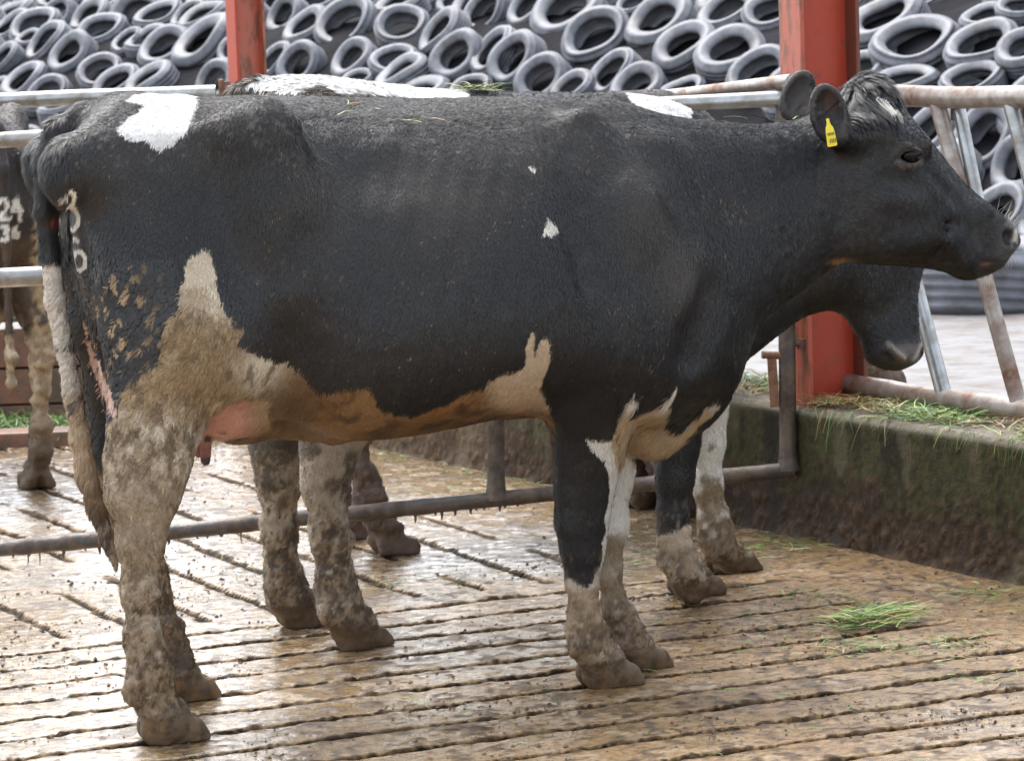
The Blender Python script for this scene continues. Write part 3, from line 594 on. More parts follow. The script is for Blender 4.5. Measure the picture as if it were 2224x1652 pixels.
def hoof(fd, g, r=.05, yaw=0.0, wid=1.0, top=None):
    """two-toed hoof with its sole on the ground at g=(u,v); toe towards +u"""
    c, s_ = math.cos(yaw), math.sin(yaw)
    def T(u, v, w_): return (g[0] + u * c - v * s_, g[1] + u * s_ + v * c, w_)
    fd.cone(T(-.035, 0, .075), T(-.005, 0, .06), r * .80, r * .78, .02, .95)
    for sd in (-1, 1):
        fd.cone(T(-.04, sd * .026 * wid, .034), T(.038, sd * .027 * wid, .026), r * .72, r * .56, .010, .66)
        fd.cone(T(-.02, sd * .026 * wid, .012), T(.058, sd * .025 * wid, .008), r * .70, r * .42, .008, .66)
        fd.cone(T(-.055, sd * .022, .11), T(-.078, sd * .025, .093), .020, .015, .012)
def coat_mesh(name, V, Q, colf, n, fr, parent, lenf, widf, flowf, maskf=None, clump=.012, seed=1, lift=.28, win=None):
    rs = np.random.default_rng(seed)
    T = np.concatenate([Q[:, [0, 1, 2]], Q[:, [0, 2, 3]]]); cr = np.cross(V[T[:, 1]] - V[T[:, 0]], V[T[:, 2]] - V[T[:, 0]]); ar = np.linalg.norm(cr, axis=1) / 2
    cen = V[T].mean(1); wt = ar.copy()
    if win is not None: wt = wt * win(cen)
    # denser where the lens can see it: faces turned to the yard side
    wd3 = fr.world(cen); nn = norm(cr); nw = nn[:, :1] * fr.a + nn[:, 1:2] * fr.n + nn[:, 2:] * fr.z; fac = np.einsum('ij,ij->i', nw, norm(CAM - wd3)); wt = wt * np.where(fac > -.35, 1, .12)
    cs = np.cumsum(wt); f = np.searchsorted(cs, rs.random(n) * cs[-1]); f = np.clip(f, 0, len(T) - 1)
    r1 = np.sqrt(rs.random(n)); r2 = rs.random(n); P = V[T[f, 0]] * (1 - r1)[:, None] + V[T[f, 1]] * (r1 * (1 - r2))[:, None] + V[T[f, 2]] * (r1 * r2)[:, None]
    VN = vnormals(V, Q); N = norm(VN[T[f, 0]] + VN[T[f, 1]] + VN[T[f, 2]])
    if maskf is not None:
        k = maskf(P, N) > rs.random(n); P = P[k]; N = N[k]; n = len(P)
    col = colf(P, N); ln = lenf(P, N) * rs.uniform(.7, 1.25, n); wi = widf(P, N) * rs.uniform(.7, 1.3, n)
    fl = flowf(P, N); fl = fl + .35 * np.stack([vnoise(P, 9, 61 + k) for k in range(3)], 1) + .22 * rs.normal(size=(n, 3))
    tg = norm(fl - N * np.einsum('ij,ij->i', fl, N)[:, None]); lf = lift * rs.uniform(.5, 1.5, n)[:, None]
    d = norm(tg + N * lf); tip = P + d * ln[:, None]
    # neighbouring hairs gather to shared tips
    cl = np.full(n, clump) if np.isscalar(clump) else clump(P); RR = np.array([[.64, .48, .6], [-.6, .8, 0], [-.48, -.36, .8]]); cell = np.floor((P @ RR) / cl[:, None] * [1, 1, .8] + .9 * np.stack([vnoise(P, 42, 91 + k) + .8 * vnoise(P, 95, 95 + k) for k in range(3)], 1)).astype(np.int64)
    cell = cell + 5000; key = (cell[:, 0] * 20000 + cell[:, 1]) * 20000 + cell[:, 2]; _, inv = np.unique(key, return_inverse=True); inv = inv.ravel()
    cn = np.bincount(inv); ct = np.stack([np.bincount(inv, tip[:, k]) / cn for k in range(3)], 1)[inv]; tip = tip + (ct - tip) * (np.where(cl > .012, .6, .3)[:, None])
    d = tip - P; side = norm(np.cross(d, N + .3 * rs.normal(size=(n, 3)))) * (wi / 2)[:, None]
    mid = P + d * .5 + N * (ln * .06)[:, None]
    base = P - N * .002
    Vv = np.stack([base - side, base + side, mid + side * .75, mid - side * .75, tip], 1).reshape(-1, 3); b = np.arange(n) * 5
    F = np.concatenate([np.stack([b, b + 1, b + 2], 1), np.stack([b, b + 2, b + 3], 1), np.stack([b + 3, b + 2, b + 4], 1)])
    br = rs.uniform(.8, 1.22, n)[:, None]; cc = np.repeat(np.clip(col * br, 0, .9), 5, 0)
    hd_ = (.07 + .12 * (P[:, 0] > 1.45))[:, None]; N2 = N + hd_ * np.stack([vnoise(P * [1, 1, .6], 110, 71 + k) for k in range(3)], 1)
    hn_ = norm(N2 + .10 * d / np.maximum(ln, 1e-4)[:, None] * -1 + side / np.maximum(wi, 1e-5)[:, None] * rs.normal(size=n)[:, None] * .16); hn_ = np.repeat(hn_, 5, 0)
    return mesh_np(name, Vv, F, M_coat, cc, parent, smooth=True, hn=hn_)

BLK = np.array([.0115, .0125, .0155]); WHT = np.array([.80, .78, .74])
def mudlegs(c, P, w_, zt=.45):
    """splashed slurry: heavier towards the hooves"""
    n = fbm(P, 14, 4, 71); n2 = fbm(P * [1, 1, .6], 85, 4, 72, .7); n3 = fbm(P, 6, 2, 73); t_ = sm(zt * .95 - w_ + .28 * n, -.05, .30)
    st_ = fbm(P * [1, 1, .35], 70, 3, 75, .6)
    c = mixc(c, (.165, .105, .056), t_ * np.clip(.6 + 2.2 * n2, 0, 1)); c = mixc(c, (.38, .31, .225), sm(n2 + .7 * st_, .08, .30) * sm(w_, .06, .25) * sm(zt - w_, -.1, .1) * .8)
    c = mixc(c, (.050, .031, .018), sm(-n2 * 1.3 - .6 * st_ + n * .5 + (.16 - w_) * .8, .07, .2) * .9 * sm(zt - w_, 0, .2)); c = mixc(c, (.028, .023, .02), sm(n3 + .6 * n2, .2, .34) * .7 * sm(zt - w_, 0, .2)); return c
def finish_cow(root, fr, fd, colf, nh, lenf, widf, flowf, maskf, dispf=None, seed=1, clump=.012, lift=.28, sit=1, win=None):
    V, Q = fd.mesh(); V = smooth(V, Q, sit); N = vnormals(V, Q)
    if dispf is not None: V = V + N * dispf(V, N)[:, None]; N = vnormals(V, Q)
    V[:, 2] = np.maximum(V[:, 2], .001)
    mesh_np('body', V, Q, M_hide, colf(V, N), root)
    coat_mesh('coat', V, Q, colf, nh, fr, root, lenf, widf, flowf, maskf, clump, seed, lift, win)
    return V, Q, N

# ================================================================== the near cow
def pts(fr, lst, v=0): return [(float(fr.L(x, y, v)[0]), float(fr.L(x, y, v)[2])) for x, y in lst]
def vals(fr, lst, y=500): return [(float(fr.L(x, y, 0)[0]), q) for x, q in lst]
def rotm(ax, ang): return np.array(Matrix.Rotation(ang, 3, ax))

hm1 = (ground(380, 1615)[:2] + ground(415, 1520)[:2]) / 2
c1 = CowFrame(hm1, math.radians(17)); S1 = 1 / c1.sc()
def head_detail(fd, J, s, eye, mv=-.1):
    pass
def cow1():
    fr = c1; J = lambda x, y, v: fr.L(x, y, v); R = lambda r: r * S1
    fd = Field((-.62, -.46, -.03), (2.16, .46, 1.66), .006)
    top = pts(fr, [(148, 330), (160, 262), (185, 236), (250, 217), (320, 207), (380, 205), (440, 211), (520, 209), (700, 213), (900, 213), (1100, 213), (1250, 213), (1340, 219), (1400, 238), (1470, 255), (1560, 264), (1640, 271), (1720, 262), (1790, 236), (1830, 196), (1862, 168), (1890, 163), (1915, 175), (1945, 222), (1990, 274), (2050, 348), (2095, 400), (2135, 436), (2168, 462), (2190, 482), (2204, 512)])
    bot = pts(fr, [(148, 430), (165, 560), (200, 680), (300, 760), (430, 860), (540, 905), (650, 930), (760, 950), (850, 942), (950, 925), (1050, 905), (1150, 900), (1280, 920), (1400, 925), (1480, 885), (1535, 830), (1580, 765), (1640, 700), (1720, 640), (1790, 590), (1830, 566), (1880, 569), (1950, 576), (2020, 583), (2060, 592), (2100, 603), (2130, 600), (2148, 578), (2170, 566), (2192, 548), (2204, 530)])
    hw = vals(fr, [(148, .07), (165, .12), (200, .165), (300, .205), (430, .235), (560, .26), (700, .29), (850, .335), (1000, .345), (1120, .33), (1250, .285), (1350, .25), (1450, .215), (1530, .175), (1600, .145), (1700, .115), (1780, .105), (1850, .108), (1900, .112), (1960, .108), (2020, .088), (2070, .072), (2120, .066), (2160, .068), (2188, .060), (2204, .040)])
    tap = vals(fr, [(150, .3), (300, .25), (500, .12), (700, .22), (850, .22), (1100, .26), (1300, .42), (1450, .42), (1600, .3), (1750, .15), (1850, .0), (1930, -.02), (2000, .12), (2100, .2), (2200, .1)])
    fd.loft(top, bot, hw, tap, .02, 2.3)
    for sg in (-1, 1):     # hooks, pins, thighs on both sides
        hk = J(566, 286, -.222) * [1, 0, 1] + [0, sg * .218, -.014 * (sg > 0)]; fd.ell(hk, (.040, .026, .030), .08)
        kn = J(610, 420, -.27) * [1, 0, 1] + [0, sg * .232, 0]; fd.cone(hk + [.01, 0, -.02], kn, R(30), R(34), .11, .7); fd.cone(kn, J(640, 620, -.27) * [1, 0, 1] + [0, sg * .25, 0], R(34), R(30), .11, .7)
        pn = J(140, 375, -.125) * [1, 0, 1] + [0, sg * .125, 0]; fd.ell(pn + [.035, 0, 0], (.048, .04, .044), .08); fd.cone(pn + [.05, 0, .02], J(270, 262, 0) + [0, sg * .075, 0], R(40), R(38), .09, .8)
        fd.cone(pn + [.03, 0, 0], hk, R(36), R(30), .10, .6)
    # hollow between hook and last rib, behind the shoulder, under the loin
    for sg in (-1, 1):
        fd.ell(J(745, 335, 0) + [0, sg * .322, 0], (.13, .085, .085), .06, sub=True)
        fd.ell(J(300, 330, 0) + [0, sg * .285, 0], (.14, .06, .06), .07, sub=True)
        fd.ell(J(1180, 330, 0) + [0, sg * .36, 0], (.07, .07, .16), .08, sub=True)
    fd.cone(J(1190, 290, -.27), J(1285, 600, -.33), R(26), R(22), .05, 1, sub=True)
    # ribs, faint
    # near thigh and hind leg
    v = -.20
    fd.chain([(J(350, 420, -.12), R(130)), (J(370, 620, -.15), R(150)), (J(372, 760, -.17), R(128)), (J(350, 870, -.185), R(94)), (J(332, 950, -.20), R(78)), (J(322, 1020, -.205), R(66)), (J(314, 1085, -.21), R(60))], .05, .62)
    fd.chain([(J(314, 1085, -.21), R(60)), (J(306, 1170, -.213), R(46)), (J(304, 1280, -.217), R(35)), (J(313, 1390, -.222), R(34)), (J(326, 1462, -.225), R(43)), (J(348, 1530, -.227), R(35)), (J(368, 1572, -.228), R(43))], .03, .74)
    fd.cone(J(262, 1000, -.2), J(258, 1075, -.2), R(20), R(26), .04); fd.cone(J(286, 940, -.2), J(262, 1000, -.2), R(34), R(20), .03, .7)
    fd.cone(J(292, 950, -.268), J(330, 1070, -.262), R(11), R(9), .022, .8, sub=True); fd.cone(J(345, 1100, -.262), J(338, 1300, -.255), R(6), R(5), .015, 1, sub=True)
    fd.ell(J(290, 1505, -.235), (.026, .022, .03), .02)
    gh = ground(378, 1606); q = (gh - fr.O); hoof(fd, (float(q @ fr.a), float(q @ fr.n)), .058, -.02, 1.0)
    fd.ell(J(470, 745, -.215), (.115, .06, .12), .08)                                                           # stifle
    fd.cone(J(510, 800, -.20), J(640, 858, -.17), R(30), R(24), .06, .5)
    # udder
    fd.ell(J(512, 868, -.05), (.115, .125, .098), .04); fd.ell(J(380, 830, .03), (.16, .10, .15), .05); fd.cone(J(238, 700, .02), J(300, 890, .02), R(44), R(60), .04, .8)
    fd.cone(J(560, 880, -.02), J(720, 915, 0), R(60), R(28), .06)
    fd.cone(J(447, 945, -.06), J(447, 1002, -.06), R(15), R(11), .012); fd.cone(J(428, 940, .04), J(432, 985, .04), R(14), R(10), .012)
    # far hind leg
    fd.chain([(J(330, 600, .15), R(130)), (J(300, 800, .18), R(88)), (J(262, 900, .20), R(56)), (J(250, 980, .205), R(44)), (J(268, 1080, .21), R(42)), (J(318, 1240, .218), R(38)), (J(358, 1385, .222), R(38)), (J(375, 1440, .224), R(40)), (J(392, 1480, .226), R(38))], .035, .72)
    fd.cone(J(222, 850, .19), J(228, 960, .2), R(22), R(26), .03)
    fd.chain([(J(176, 420, .08), R(34)), (J(182, 560, .11), R(44)), (J(200, 700, .14), R(48)), (J(228, 830, .17), R(34))], .05, .8)
    gh = ground(408, 1516); q = (gh - fr.O); hoof(fd, (float(q @ fr.a), float(q @ fr.n)), .052, .05)
    # tail
    fd.chain([(J(250, 240, 0), R(26)), (J(180, 252, 0), R(30)), (J(130, 286, 0), R(31)), (J(106, 350, -.01), R(27)), (J(103, 450, -.02), R(21)), (J(108, 550, -.02), R(20)), (J(121, 650, -.02), R(18)), (J(140, 750, -.02), R(16)), (J(160, 850, -.02), R(16)), (J(173, 940, -.02), R(19)), (J(190, 1030, -.02), R(21)), (J(211, 1100, -.03), R(20)), (J(234, 1165, -.05), R(15)), (J(252, 1235, -.07), R(8))], .012, .8)
    # shoulder, near foreleg
    fd.cone(J(1275, 275, -.13), J(1375, 470, -.215), R(38), R(66), .06, .55); fd.cone(J(1375, 470, -.215), J(1478, 630, -.215), R(62), R(56), .06, .6)
    fd.cone(J(1420, 360, -.12), J(1440, 520, -.16), R(56), R(70), .08, .5)
    fd.cone(J(1470, 645, -.18), J(1290, 800, -.175), R(72), R(98), .07, .6)
    fd.cone(J(1330, 560, -.2), J(1275, 810, -.18), R(70), R(80), .08, .5)
    vv = -.10
    fd.chain([(J(1290, 800, -.17), R(98)), (J(1284, 900, -.15), R(86)), (J(1278, 980, -.13), R(72)), (J(1270, 1060, -.115), R(60)), (J(1266, 1130, -.105), R(53)), (J(1266, 1190, -.10), R(44)), (J(1265, 1260, -.095), R(31)), (J(1270, 1340, -.09), R(33)), (J(1282, 1400, -.085), R(40)), (J(1310, 1440, -.08), R(36)), (J(1330, 1468, -.08), R(38))], .03, .72)
    fd.ell(J(1250, 865, -.19), (.05, .03, .05), .05); fd.ell(J(1254, 1398, -.10), (.022, .02, .028), .012)
    gh = ground(1326, 1486); q = (gh - fr.O); hoof(fd, (float(q @ fr.a), float(q @ fr.n)), .056, -.02)
    # far foreleg
    fd.chain([(J(1340, 800, .12), R(90)), (J(1340, 920, .10), R(62)), (J(1326, 1040, .085), R(46)), (J(1320, 1140, .08), R(42)), (J(1320, 1230, .078), R(27)), (J(1336, 1320, .077), R(28)), (J(1352, 1375, .076), R(38)), (J(1380, 1415, .076), R(36)), (J(1392, 1435, .076), R(34))], .03, .75)
    gh = ground(1392, 1450); q = (gh - fr.O); hoof(fd, (float(q @ fr.a), float(q @ fr.n)), .05, .05)
    # brisket and dewlap
    fd.ell(J(1415, 905, 0), (.10, .095, .098), .05); fd.ell(J(1490, 850, 0), (.09, .085, .09), .06); fd.ell(J(1500, 760, 0), (.12, .13, .13), .08)
    # neck furrow
    fd.cone(J(1530, 420, -.245), J(1640, 350, -.20), R(50), R(40), .07, .6, sub=True)
    fd.cone(J(1560, 640, -.235), J(1520, 760, -.255), R(36), R(36), .06, .6, sub=True)
    # head: cheek, brow, eye socket, jaw line, muzzle
    fd.ell(J(1895, 470, -.075), (.085, .038, .10), .06); fd.ell(J(1895, 470, .075) , (.085, .038, .10), .06)
    fd.cone(J(1938, 298, -.085), J(2002, 312, -.082), R(27), R(20), .035, .8); fd.cone(J(1938, 298, .085), J(2002, 312, .082), R(27), R(20), .035, .8)
    fd.cone(J(1905, 270, -.08), J(1850, 300, -.085), R(24), R(30), .04); fd.cone(J(2010, 390, -.075), J(2090, 470, -.055), R(20), R(18), .04, .8)
    fd.cone(J(1925, 425, -.106), J(2045, 462, -.078), R(20), R(16), .035, .65)
    fd.ell(J(1976, 337, -.126), (.032, .027, .023), .010, sub=True)
    fd.cone(J(1948, 338, -.114), J(1974, 318, -.120), R(6), R(8), .01); fd.cone(J(1974, 318, -.120), J(2002, 334, -.112), R(8), R(6), .01); fd.cone(J(1950, 348, -.112), J(1980, 361, -.114), R(5), R(7), .008); fd.cone(J(1980, 361, -.114), J(2006, 348, -.106), R(7), R(4), .008)
    fd.cone(J(1842, 360, -.125), J(1848, 520, -.125), R(14), R(16), .05, .6, sub=True); fd.cone(J(1925, 392, -.128), J(2005, 392, -.115), R(9), R(9), .035, .6, sub=True); fd.cone(J(2020, 360, -.1), J(2075, 430, -.085), R(8), R(8), .03, .6, sub=True)
    fd.cone(J(2130, 470, -.05), J(2160, 560, -.055), R(30), R(28), .03, .8)                                        # upper lip
    fd.ell(J(2184, 520, -.052), (.022, .020, .030), .02)
    fd.ell(J(2190, 516, -.070), (.017, .020, .020), .008, sub=True)                                                # nostril
    fd.cone(J(2040, 560, -.085), J(2168, 572, -.085), R(5), R(7), .01, 1, sub=True); fd.cone(J(2140, 571, 0), J(2215, 566, 0), R(5), R(9), .006, 5, sub=True)   # mouth
    fd.ell(J(2105, 578, -.02), (.045, .042, .028), .02); fd.cone(J(2020, 470, -.082), J(2055, 520, -.086), R(12), R(16), .03, 1)
    fd.cone(J(2056, 490, -.088), J(2050, 575, -.086), R(9), R(13), .02, .9, sub=True); fd.ell(J(1962, 520, -.080), (.065, .022, .024), .05); fd.cone(J(2070, 520, -.07), J(2100, 560, -.066), R(26), R(24), .03, .8)
    # ears: near one cupped and turned to the lens, far one behind
    for (x, y, v, ry, ru, rw) in ((1800, 248, -.165, .20, .047, .076), (1732, 208, .150, -.42, .043, .068)):
        cc = J(x, y, v); Rm = rotm('Y', ry) @ rotm('Z', .25 if v < 0 else .2); fd.ell(cc, (ru, .020, rw), .006, Rm)
        fd.ell(cc + Rm.T @ np.array([.003, -.026, .003]), (ru * .88, .034, rw * .89), .004, Rm, sub=True)
    fd.cone(J(1818, 296, -.15), J(1842, 292, -.085), R(22), R(34), .03); fd.cone(J(1752, 245, .14), J(1800, 262, .07), R(18), R(30), .02)
    BL = lambda x, y: None
    belly = [(452, 542), (440, 541), (425, 548), (410, 560), (401, 590), (394, 640), (390, 672), (360, 700), (352, 740), (352, 775), (322, 800), (290, 830), (266, 850), (258, 905), (200, 920), (150, 1200), (150, 1700), (500, 1700), (500, 1040), (1196, 1040), (1204, 905), (1190, 862), (1178, 838), (1192, 800), (1196, 745), (1188, 728), (1178, 735), (1166, 780), (1166, 730), (1158, 714), (1150, 735), (1146, 780), (1132, 800), (1112, 812), (1085, 808), (1066, 825), (1056, 842), (1010, 850), (990, 862), (950, 884), (900, 903), (850, 893), (818, 872), (806, 838), (770, 840), (740, 842), (716, 850), (690, 850), (668, 826), (650, 806), (625, 790), (590, 780), (560, 770), (538, 752), (516, 738), (532, 710), (512, 708), (500, 690), (488, 668), (474, 640), (468, 600), (462, 560), (458, 545)]
    rump = [(268, 221), (300, 205), (360, 196), (432, 205), (428, 235), (418, 258), (412, 288), (392, 296), (378, 310), (352, 322), (338, 318), (318, 300), (296, 303), (278, 300), (262, 284), (256, 274), (282, 260), (292, 244), (318, 226), (300, 222)]
    lower = [(1180, 1262), (1232, 1253), (1250, 1262), (1272, 1270), (1290, 1255), (1304, 1225), (1309, 1180), (1316, 1120), (1324, 1060), (1322, 1020), (1300, 990), (1285, 965), (1268, 950), (1290, 955), (1336, 952), (1345, 935), (1362, 895), (1385, 1000), (1420, 1200), (1500, 1500), (1300, 1560), (1150, 1400)]
    brisk = [(1366, 862), (1382, 848), (1398, 862), (1386, 884), (1376, 900), (1400, 888), (1430, 882), (1450, 868), (1466, 838), (1471, 850), (1466, 890), (1460, 925), (1478, 930), (1510, 905), (1540, 876), (1560, 862), (1575, 866), (1540, 900), (1490, 960), (1400, 1020), (1340, 1020), (1330, 960)]
    pink = [(176, 672), (190, 700), (205, 745), (226, 800), (250, 860), (262, 925), (246, 905), (222, 855), (200, 800), (186, 740)]
    ud = [(424, 945), (436, 912), (456, 880), (478, 862), (520, 850), (565, 852), (588, 870), (592, 925), (560, 945), (500, 955), (455, 1020), (420, 1020)]
    d3 = [(142, 426), (146, 418), (156, 416), (163, 426), (160, 440), (152, 450), (163, 454), (170, 470), (169, 488), (160, 499), (150, 494)]
    d6 = [(169, 522), (160, 516), (155, 530), (157, 556), (163, 580), (173, 586), (184, 578), (184, 558), (176, 546), (166, 546), (160, 556)]
    def colf(P, N):
        x, y = fr.px(P); f1 = fbm(P, 30, 3, 1) ; f2 = fbm(P, 30, 3, 2); g1_ = fbm(P, 7, 3, 3); hf = vnoise(P, 120, 4)
        X = x + f1 * 7 + hf * 3; Yy = y + f2 * 9
        far = N[:, 1] > .15; nearv = P[:, 1] < .04
        c = np.tile(BLK, (len(P), 1)); c = mixc(c, (.030, .027, .025), sm(g1_, .0, .45) * .45 * sm(P[:, 2], .7, 1.2))
        c = mixc(c, (.05, .04, .032), sm(fbm(P, 18, 3, 9), .3, .6) * .4)
        G = lambda cx, cy, sx, sy: np.exp(-((x - cx) / sx) ** 2 - ((y - cy) / sy) ** 2)
        dust_sheen = G(930, 430, 190, 110) + .8 * G(1480, 600, 60, 80) + .7 * G(1400, 440, 70, 140) + .5 * G(700, 450, 60, 120) + .5 * G(330, 330, 140, 50) + .4 * G(1000, 250, 400, 35) + .5 * G(1180, 300, 120, 60)  # dust on ribs and shoulder, plus coat sheen painted in as paler colour
        c = mixc(c, (.075, .068, .060), np.clip(dust_sheen, 0, 1) * (.62 + .5 * fbm(P * [1, 1, .5], 12, 4, 19)))
        w_ = P[:, 2]
        # white / stained areas
        wh = inpoly(X, Yy, belly); c2 = np.tile(np.array([.66, .58, .45]), (len(P), 1))
        stain = sm(y + 60 * g1_, 600, 740)
        c2 = mixc(c2, (.25, .165, .085), stain * .92); c2 = mixc(c2, (.42, .33, .215), sm(f1 + .5 * fbm(P * [1, 1, .4], 70, 3, 29), .08, .4) * .6)
        fl = np.exp(-((x - 575) / 45) ** 2 - ((y - 800) / 55) ** 2); c2 = mixc(c2, (.72, .64, .50), fl * 1.2)
        bl = sm(x, 590, 720) * sm(y, 780, 850); c2 = mixc(c2, (.27, .14, .055), bl * (.75 + .4 * g1_)); c2 = mixc(c2, (.07, .042, .024), bl * sm(fbm(P, 19, 4, 33, .6), .0, .25) * .8)
        dk = np.exp(-((x - 640) / 70) ** 2 - ((y - 870) / 60) ** 2); c2 = mixc(c2, (.12, .065, .03), dk * 1.0)
        fr_ = sm(x, 1040, 1100) * (1 - sm(y, 860, 905)); c2 = mixc(c2, (.60, .47, .33), fr_ * .9)
        sk2 = fbm(P * [1, 1, .45], 55, 3, 45, .6); c2 = mixc(c2, (.15, .10, .058), sm(sk2 + .3 * f1, .04, .3) * stain * .75 * (x < 600)); c2 = mixc(c2, (.42, .35, .26), sm(y, 860, 960) * (x < 470) * .55); lo_ = sm(y, 840, 940) * (x < 480); c2 = mixc(c2, (.12, .082, .05), lo_ * sm(sk2 + .4 * fbm(P, 24, 3, 46), .0, .24) * .8); c2 = mixc(c2, (.60, .54, .45), lo_ * sm(-sk2, .14, .34) * .7); c2 = mixc(c2, (.20, .165, .13), sm(fbm(P, 20, 4, 44), .0, .4) * sm(y, 860, 1000) * (x < 470) * .75)
        leg = x < 480
        sk = leg * sm(y, 960, 1100); c2 = mixc(c2, (.30, .225, .15), sk * .6)
        c = np.where(wh[:, None], c2, c)
        lw = inpoly(X, Yy, lower); c3 = np.tile(np.array([.72, .68, .61]), (len(P), 1)); c3 = mixc(c3, (.40, .30, .20), sm(y + 60 * f1 + 50 * g1_, 1210, 1300)); c3 = mixc(c3, (.22, .16, .10), sm(fbm(P, 24, 4, 8) + (y - 1330) / 500, .0, .35) * .8)
        c = np.where(lw[:, None], c3, c)
        br = inpoly(X, Yy, brisk); c4 = np.tile(np.array([.50, .37, .235]), (len(P), 1)); c4 = mixc(c4, (.40, .27, .16), sm(g1_ + f1 * .5, 0, .4) * .6); c4 = mixc(c4, (.78, .72, .62), sm(-y + 20 * f1, -895, -860)); c = np.where(br[:, None], c4, c)
        ff = (P[:, 1] > .0) & (x > 1290) & (y > 960) & (x < 1460); c5 = np.tile(np.array([.70, .66, .60]), (len(P), 1)); c5 = mixc(c5, (.24, .18, .12), sm(y + 120 * fbm(P, 12, 4, 5), 1150, 1230)); c = np.where(ff[:, None], c5, c)
        # far hind leg: black above, brown below
        fh = (P[:, 1] > .06) & (y > 860) & (x < 470); c6 = mixc(np.tile(BLK, (len(P), 1)), (.20, .13, .075), sm(y + 30 * f1, 1000, 1060)); c6 = mixc(c6, (.10, .065, .04), sm(f2, 0, .4) * sm(y, 1010, 1100)); c = np.where(fh[:, None], c6, c)
        up = (P[:, 1] > .06) & (y > 560) & (y <= 860) & (x < 230); c = np.where(up[:, None], BLK, c)
        rp = inpoly(X, Yy, rump); c = np.where(rp[:, None], np.array([.86, .86, .85]), c)
        for pg in ([(1148, 360), (1157, 361), (1167, 370), (1162, 375), (1150, 367)], [(1189, 472), (1196, 478), (1210, 494), (1211, 502), (1196, 512), (1190, 505), (1174, 514), (1180, 498)], [(1898, 209), (1910, 212), (1932, 222), (1950, 243), (1940, 244), (1920, 230), (1905, 222)]):
            c = np.where((inpoly(x + f1 * 3, y + f2 * 3, pg) & nearv)[:, None], np.array([.74, .71, .64]), c)
        c = np.where((inpoly(x + f1 * 3, y, pink))[:, None], np.array([.50, .33, .27]) + .05 * f2[:, None], c)
        uu = inpoly(X, y, ud) & (P[:, 1] > -.21); cu = mixc(np.tile(np.array([.50, .26, .20]), (len(P), 1)), (.40, .28, .165), sm(x + 26 * g1_, 505, 575)); cu = mixc(cu, (.25, .10, .085), sm(y, 945, 975)); cu = mixc(cu, (.05, .035, .04), sm(fbm(P, 40, 2, 6), .25, .3) * sm(y, 930, 950)); c = np.where(uu[:, None], cu, c)
        # tail, by place on the animal
        tl = P[:, 0] < -.31 + 0 * x; tl = ((x < 104 + (y - 540) * .275) | ((x < 160) & (y > 990) & (y < 1260))) & (y > 540) & (P[:, 1] < .04) & (P[:, 1] > -.12) & (x < 242)
        tl = tl | ((np.abs(P[:, 1] + .02) < .04) & (y > 560) & (x < 96 + (y - 540) * .21 + 42) & (x < 235))
        ct = np.tile(np.array([.66, .60, .53]), (len(P), 1)); ct = mixc(ct, (.46, .34, .22), sm(y, 780, 900) * .9); ct = mixc(ct, (.20, .13, .075), sm(y + 60 * f1, 960, 1110)); ct = mixc(ct, (.085, .055, .035), sm(y, 1080, 1130)); ct = mixc(ct, (.07, .06, .05), sm(fbm(P, 22, 3, 66), .15, .35) * sm(y, 640, 680) * .85 * (1 - sm(y, 880, 940))); ct = mixc(ct, BLK, 1 - sm(y + 14 * f1, 548, 572))
        c = np.where(tl[:, None], ct, c)
        # dung-caked flecks on the back of the thigh
        th = (x > 170) & (x < 355) & (y > 560) & (y < 880) & (P[:, 1] < 0) & ~wh; fk = sm(vnoise(P * [1, 1, .55], 78, 12), .28, .42) * np.exp(-((x - 260) / 75) ** 2 - ((y - 700) / 120) ** 2) * 1.25
        c = np.where(th[:, None], mixc(c, (.40, .29, .18), fk), c)
        # scurf and chaff on the back
        sc_ = sm(P[:, 2], 1.28, 1.40) * sm(hf + f1, .45, .7); c = mixc(c, (.22, .20, .19), sc_ * .55 * ~rp)
        ck = sm(vnoise(P, 170, 13) + .35 * g1_, .86, .90); c = mixc(c, (.26, .20, .12), ck * .7 * (w_ > .75) * ~rp * (x < 1700))
        # brand and skin spots
        b3 = np.minimum(strokedist(x + f1, y + f2, d3), strokedist(x + f1, y + f2, d6)); c = mixc(c, (.80, .76, .68), sm(-b3 + hf, -5.4, -3.4) * (P[:, 1] < .02) * .95)
        c = mixc(c, (.30, .08, .05), np.exp(-((x - 122) / 9) ** 2 - ((y - 470) / 9) ** 2) * 1.2)
        er = ((x - 1797) / 44) ** 2 + ((y - 248) / 70) ** 2; c = mixc(c, (.05, .046, .044), ((er > .62) & (er < 1.6) & (P[:, 1] < -.12) & (x < 1845) & (x > 1745) & (y < 300)) * .7)
        c = mixc(c, (.065, .028, .022), (np.exp(-((x - 1806) / 14) ** 2 - ((y - 222) / 26) ** 2) > .4) * (P[:, 1] < -.13) * .6); c = mixc(c, (.02, .018, .018), ((x > 1752) & (x < 1828) & (y > 192) & (y < 300) & (P[:, 1] < -.13) & (f1 > .0)) * .35)
        c = mixc(c, (.085, .075, .07), ((x > 1694) & (x < 1760) & (y < 262) & (P[:, 1] > .1)) * .8)
        # muzzle: bare slate skin
        mz = sm(x + .5 * (y - 500), 2172, 2190) * (y < 562); c = mixc(c, (.028, .027, .028), mz); c = mixc(c, (.45, .42, .38), sm(x - .35 * abs(y - 525), 2190, 2200) * sm(f1, -.1, .2) * .8)
        c = mixc(c, (.20, .075, .065), np.exp(-((x - 2140) / 9) ** 2 - ((y - 573) / 4) ** 2)); c = mixc(c, (.40, .26, .14), np.exp(-((x - 1832) / 22) ** 2 - ((y - 568) / 7) ** 2) * (f1 > -.5))
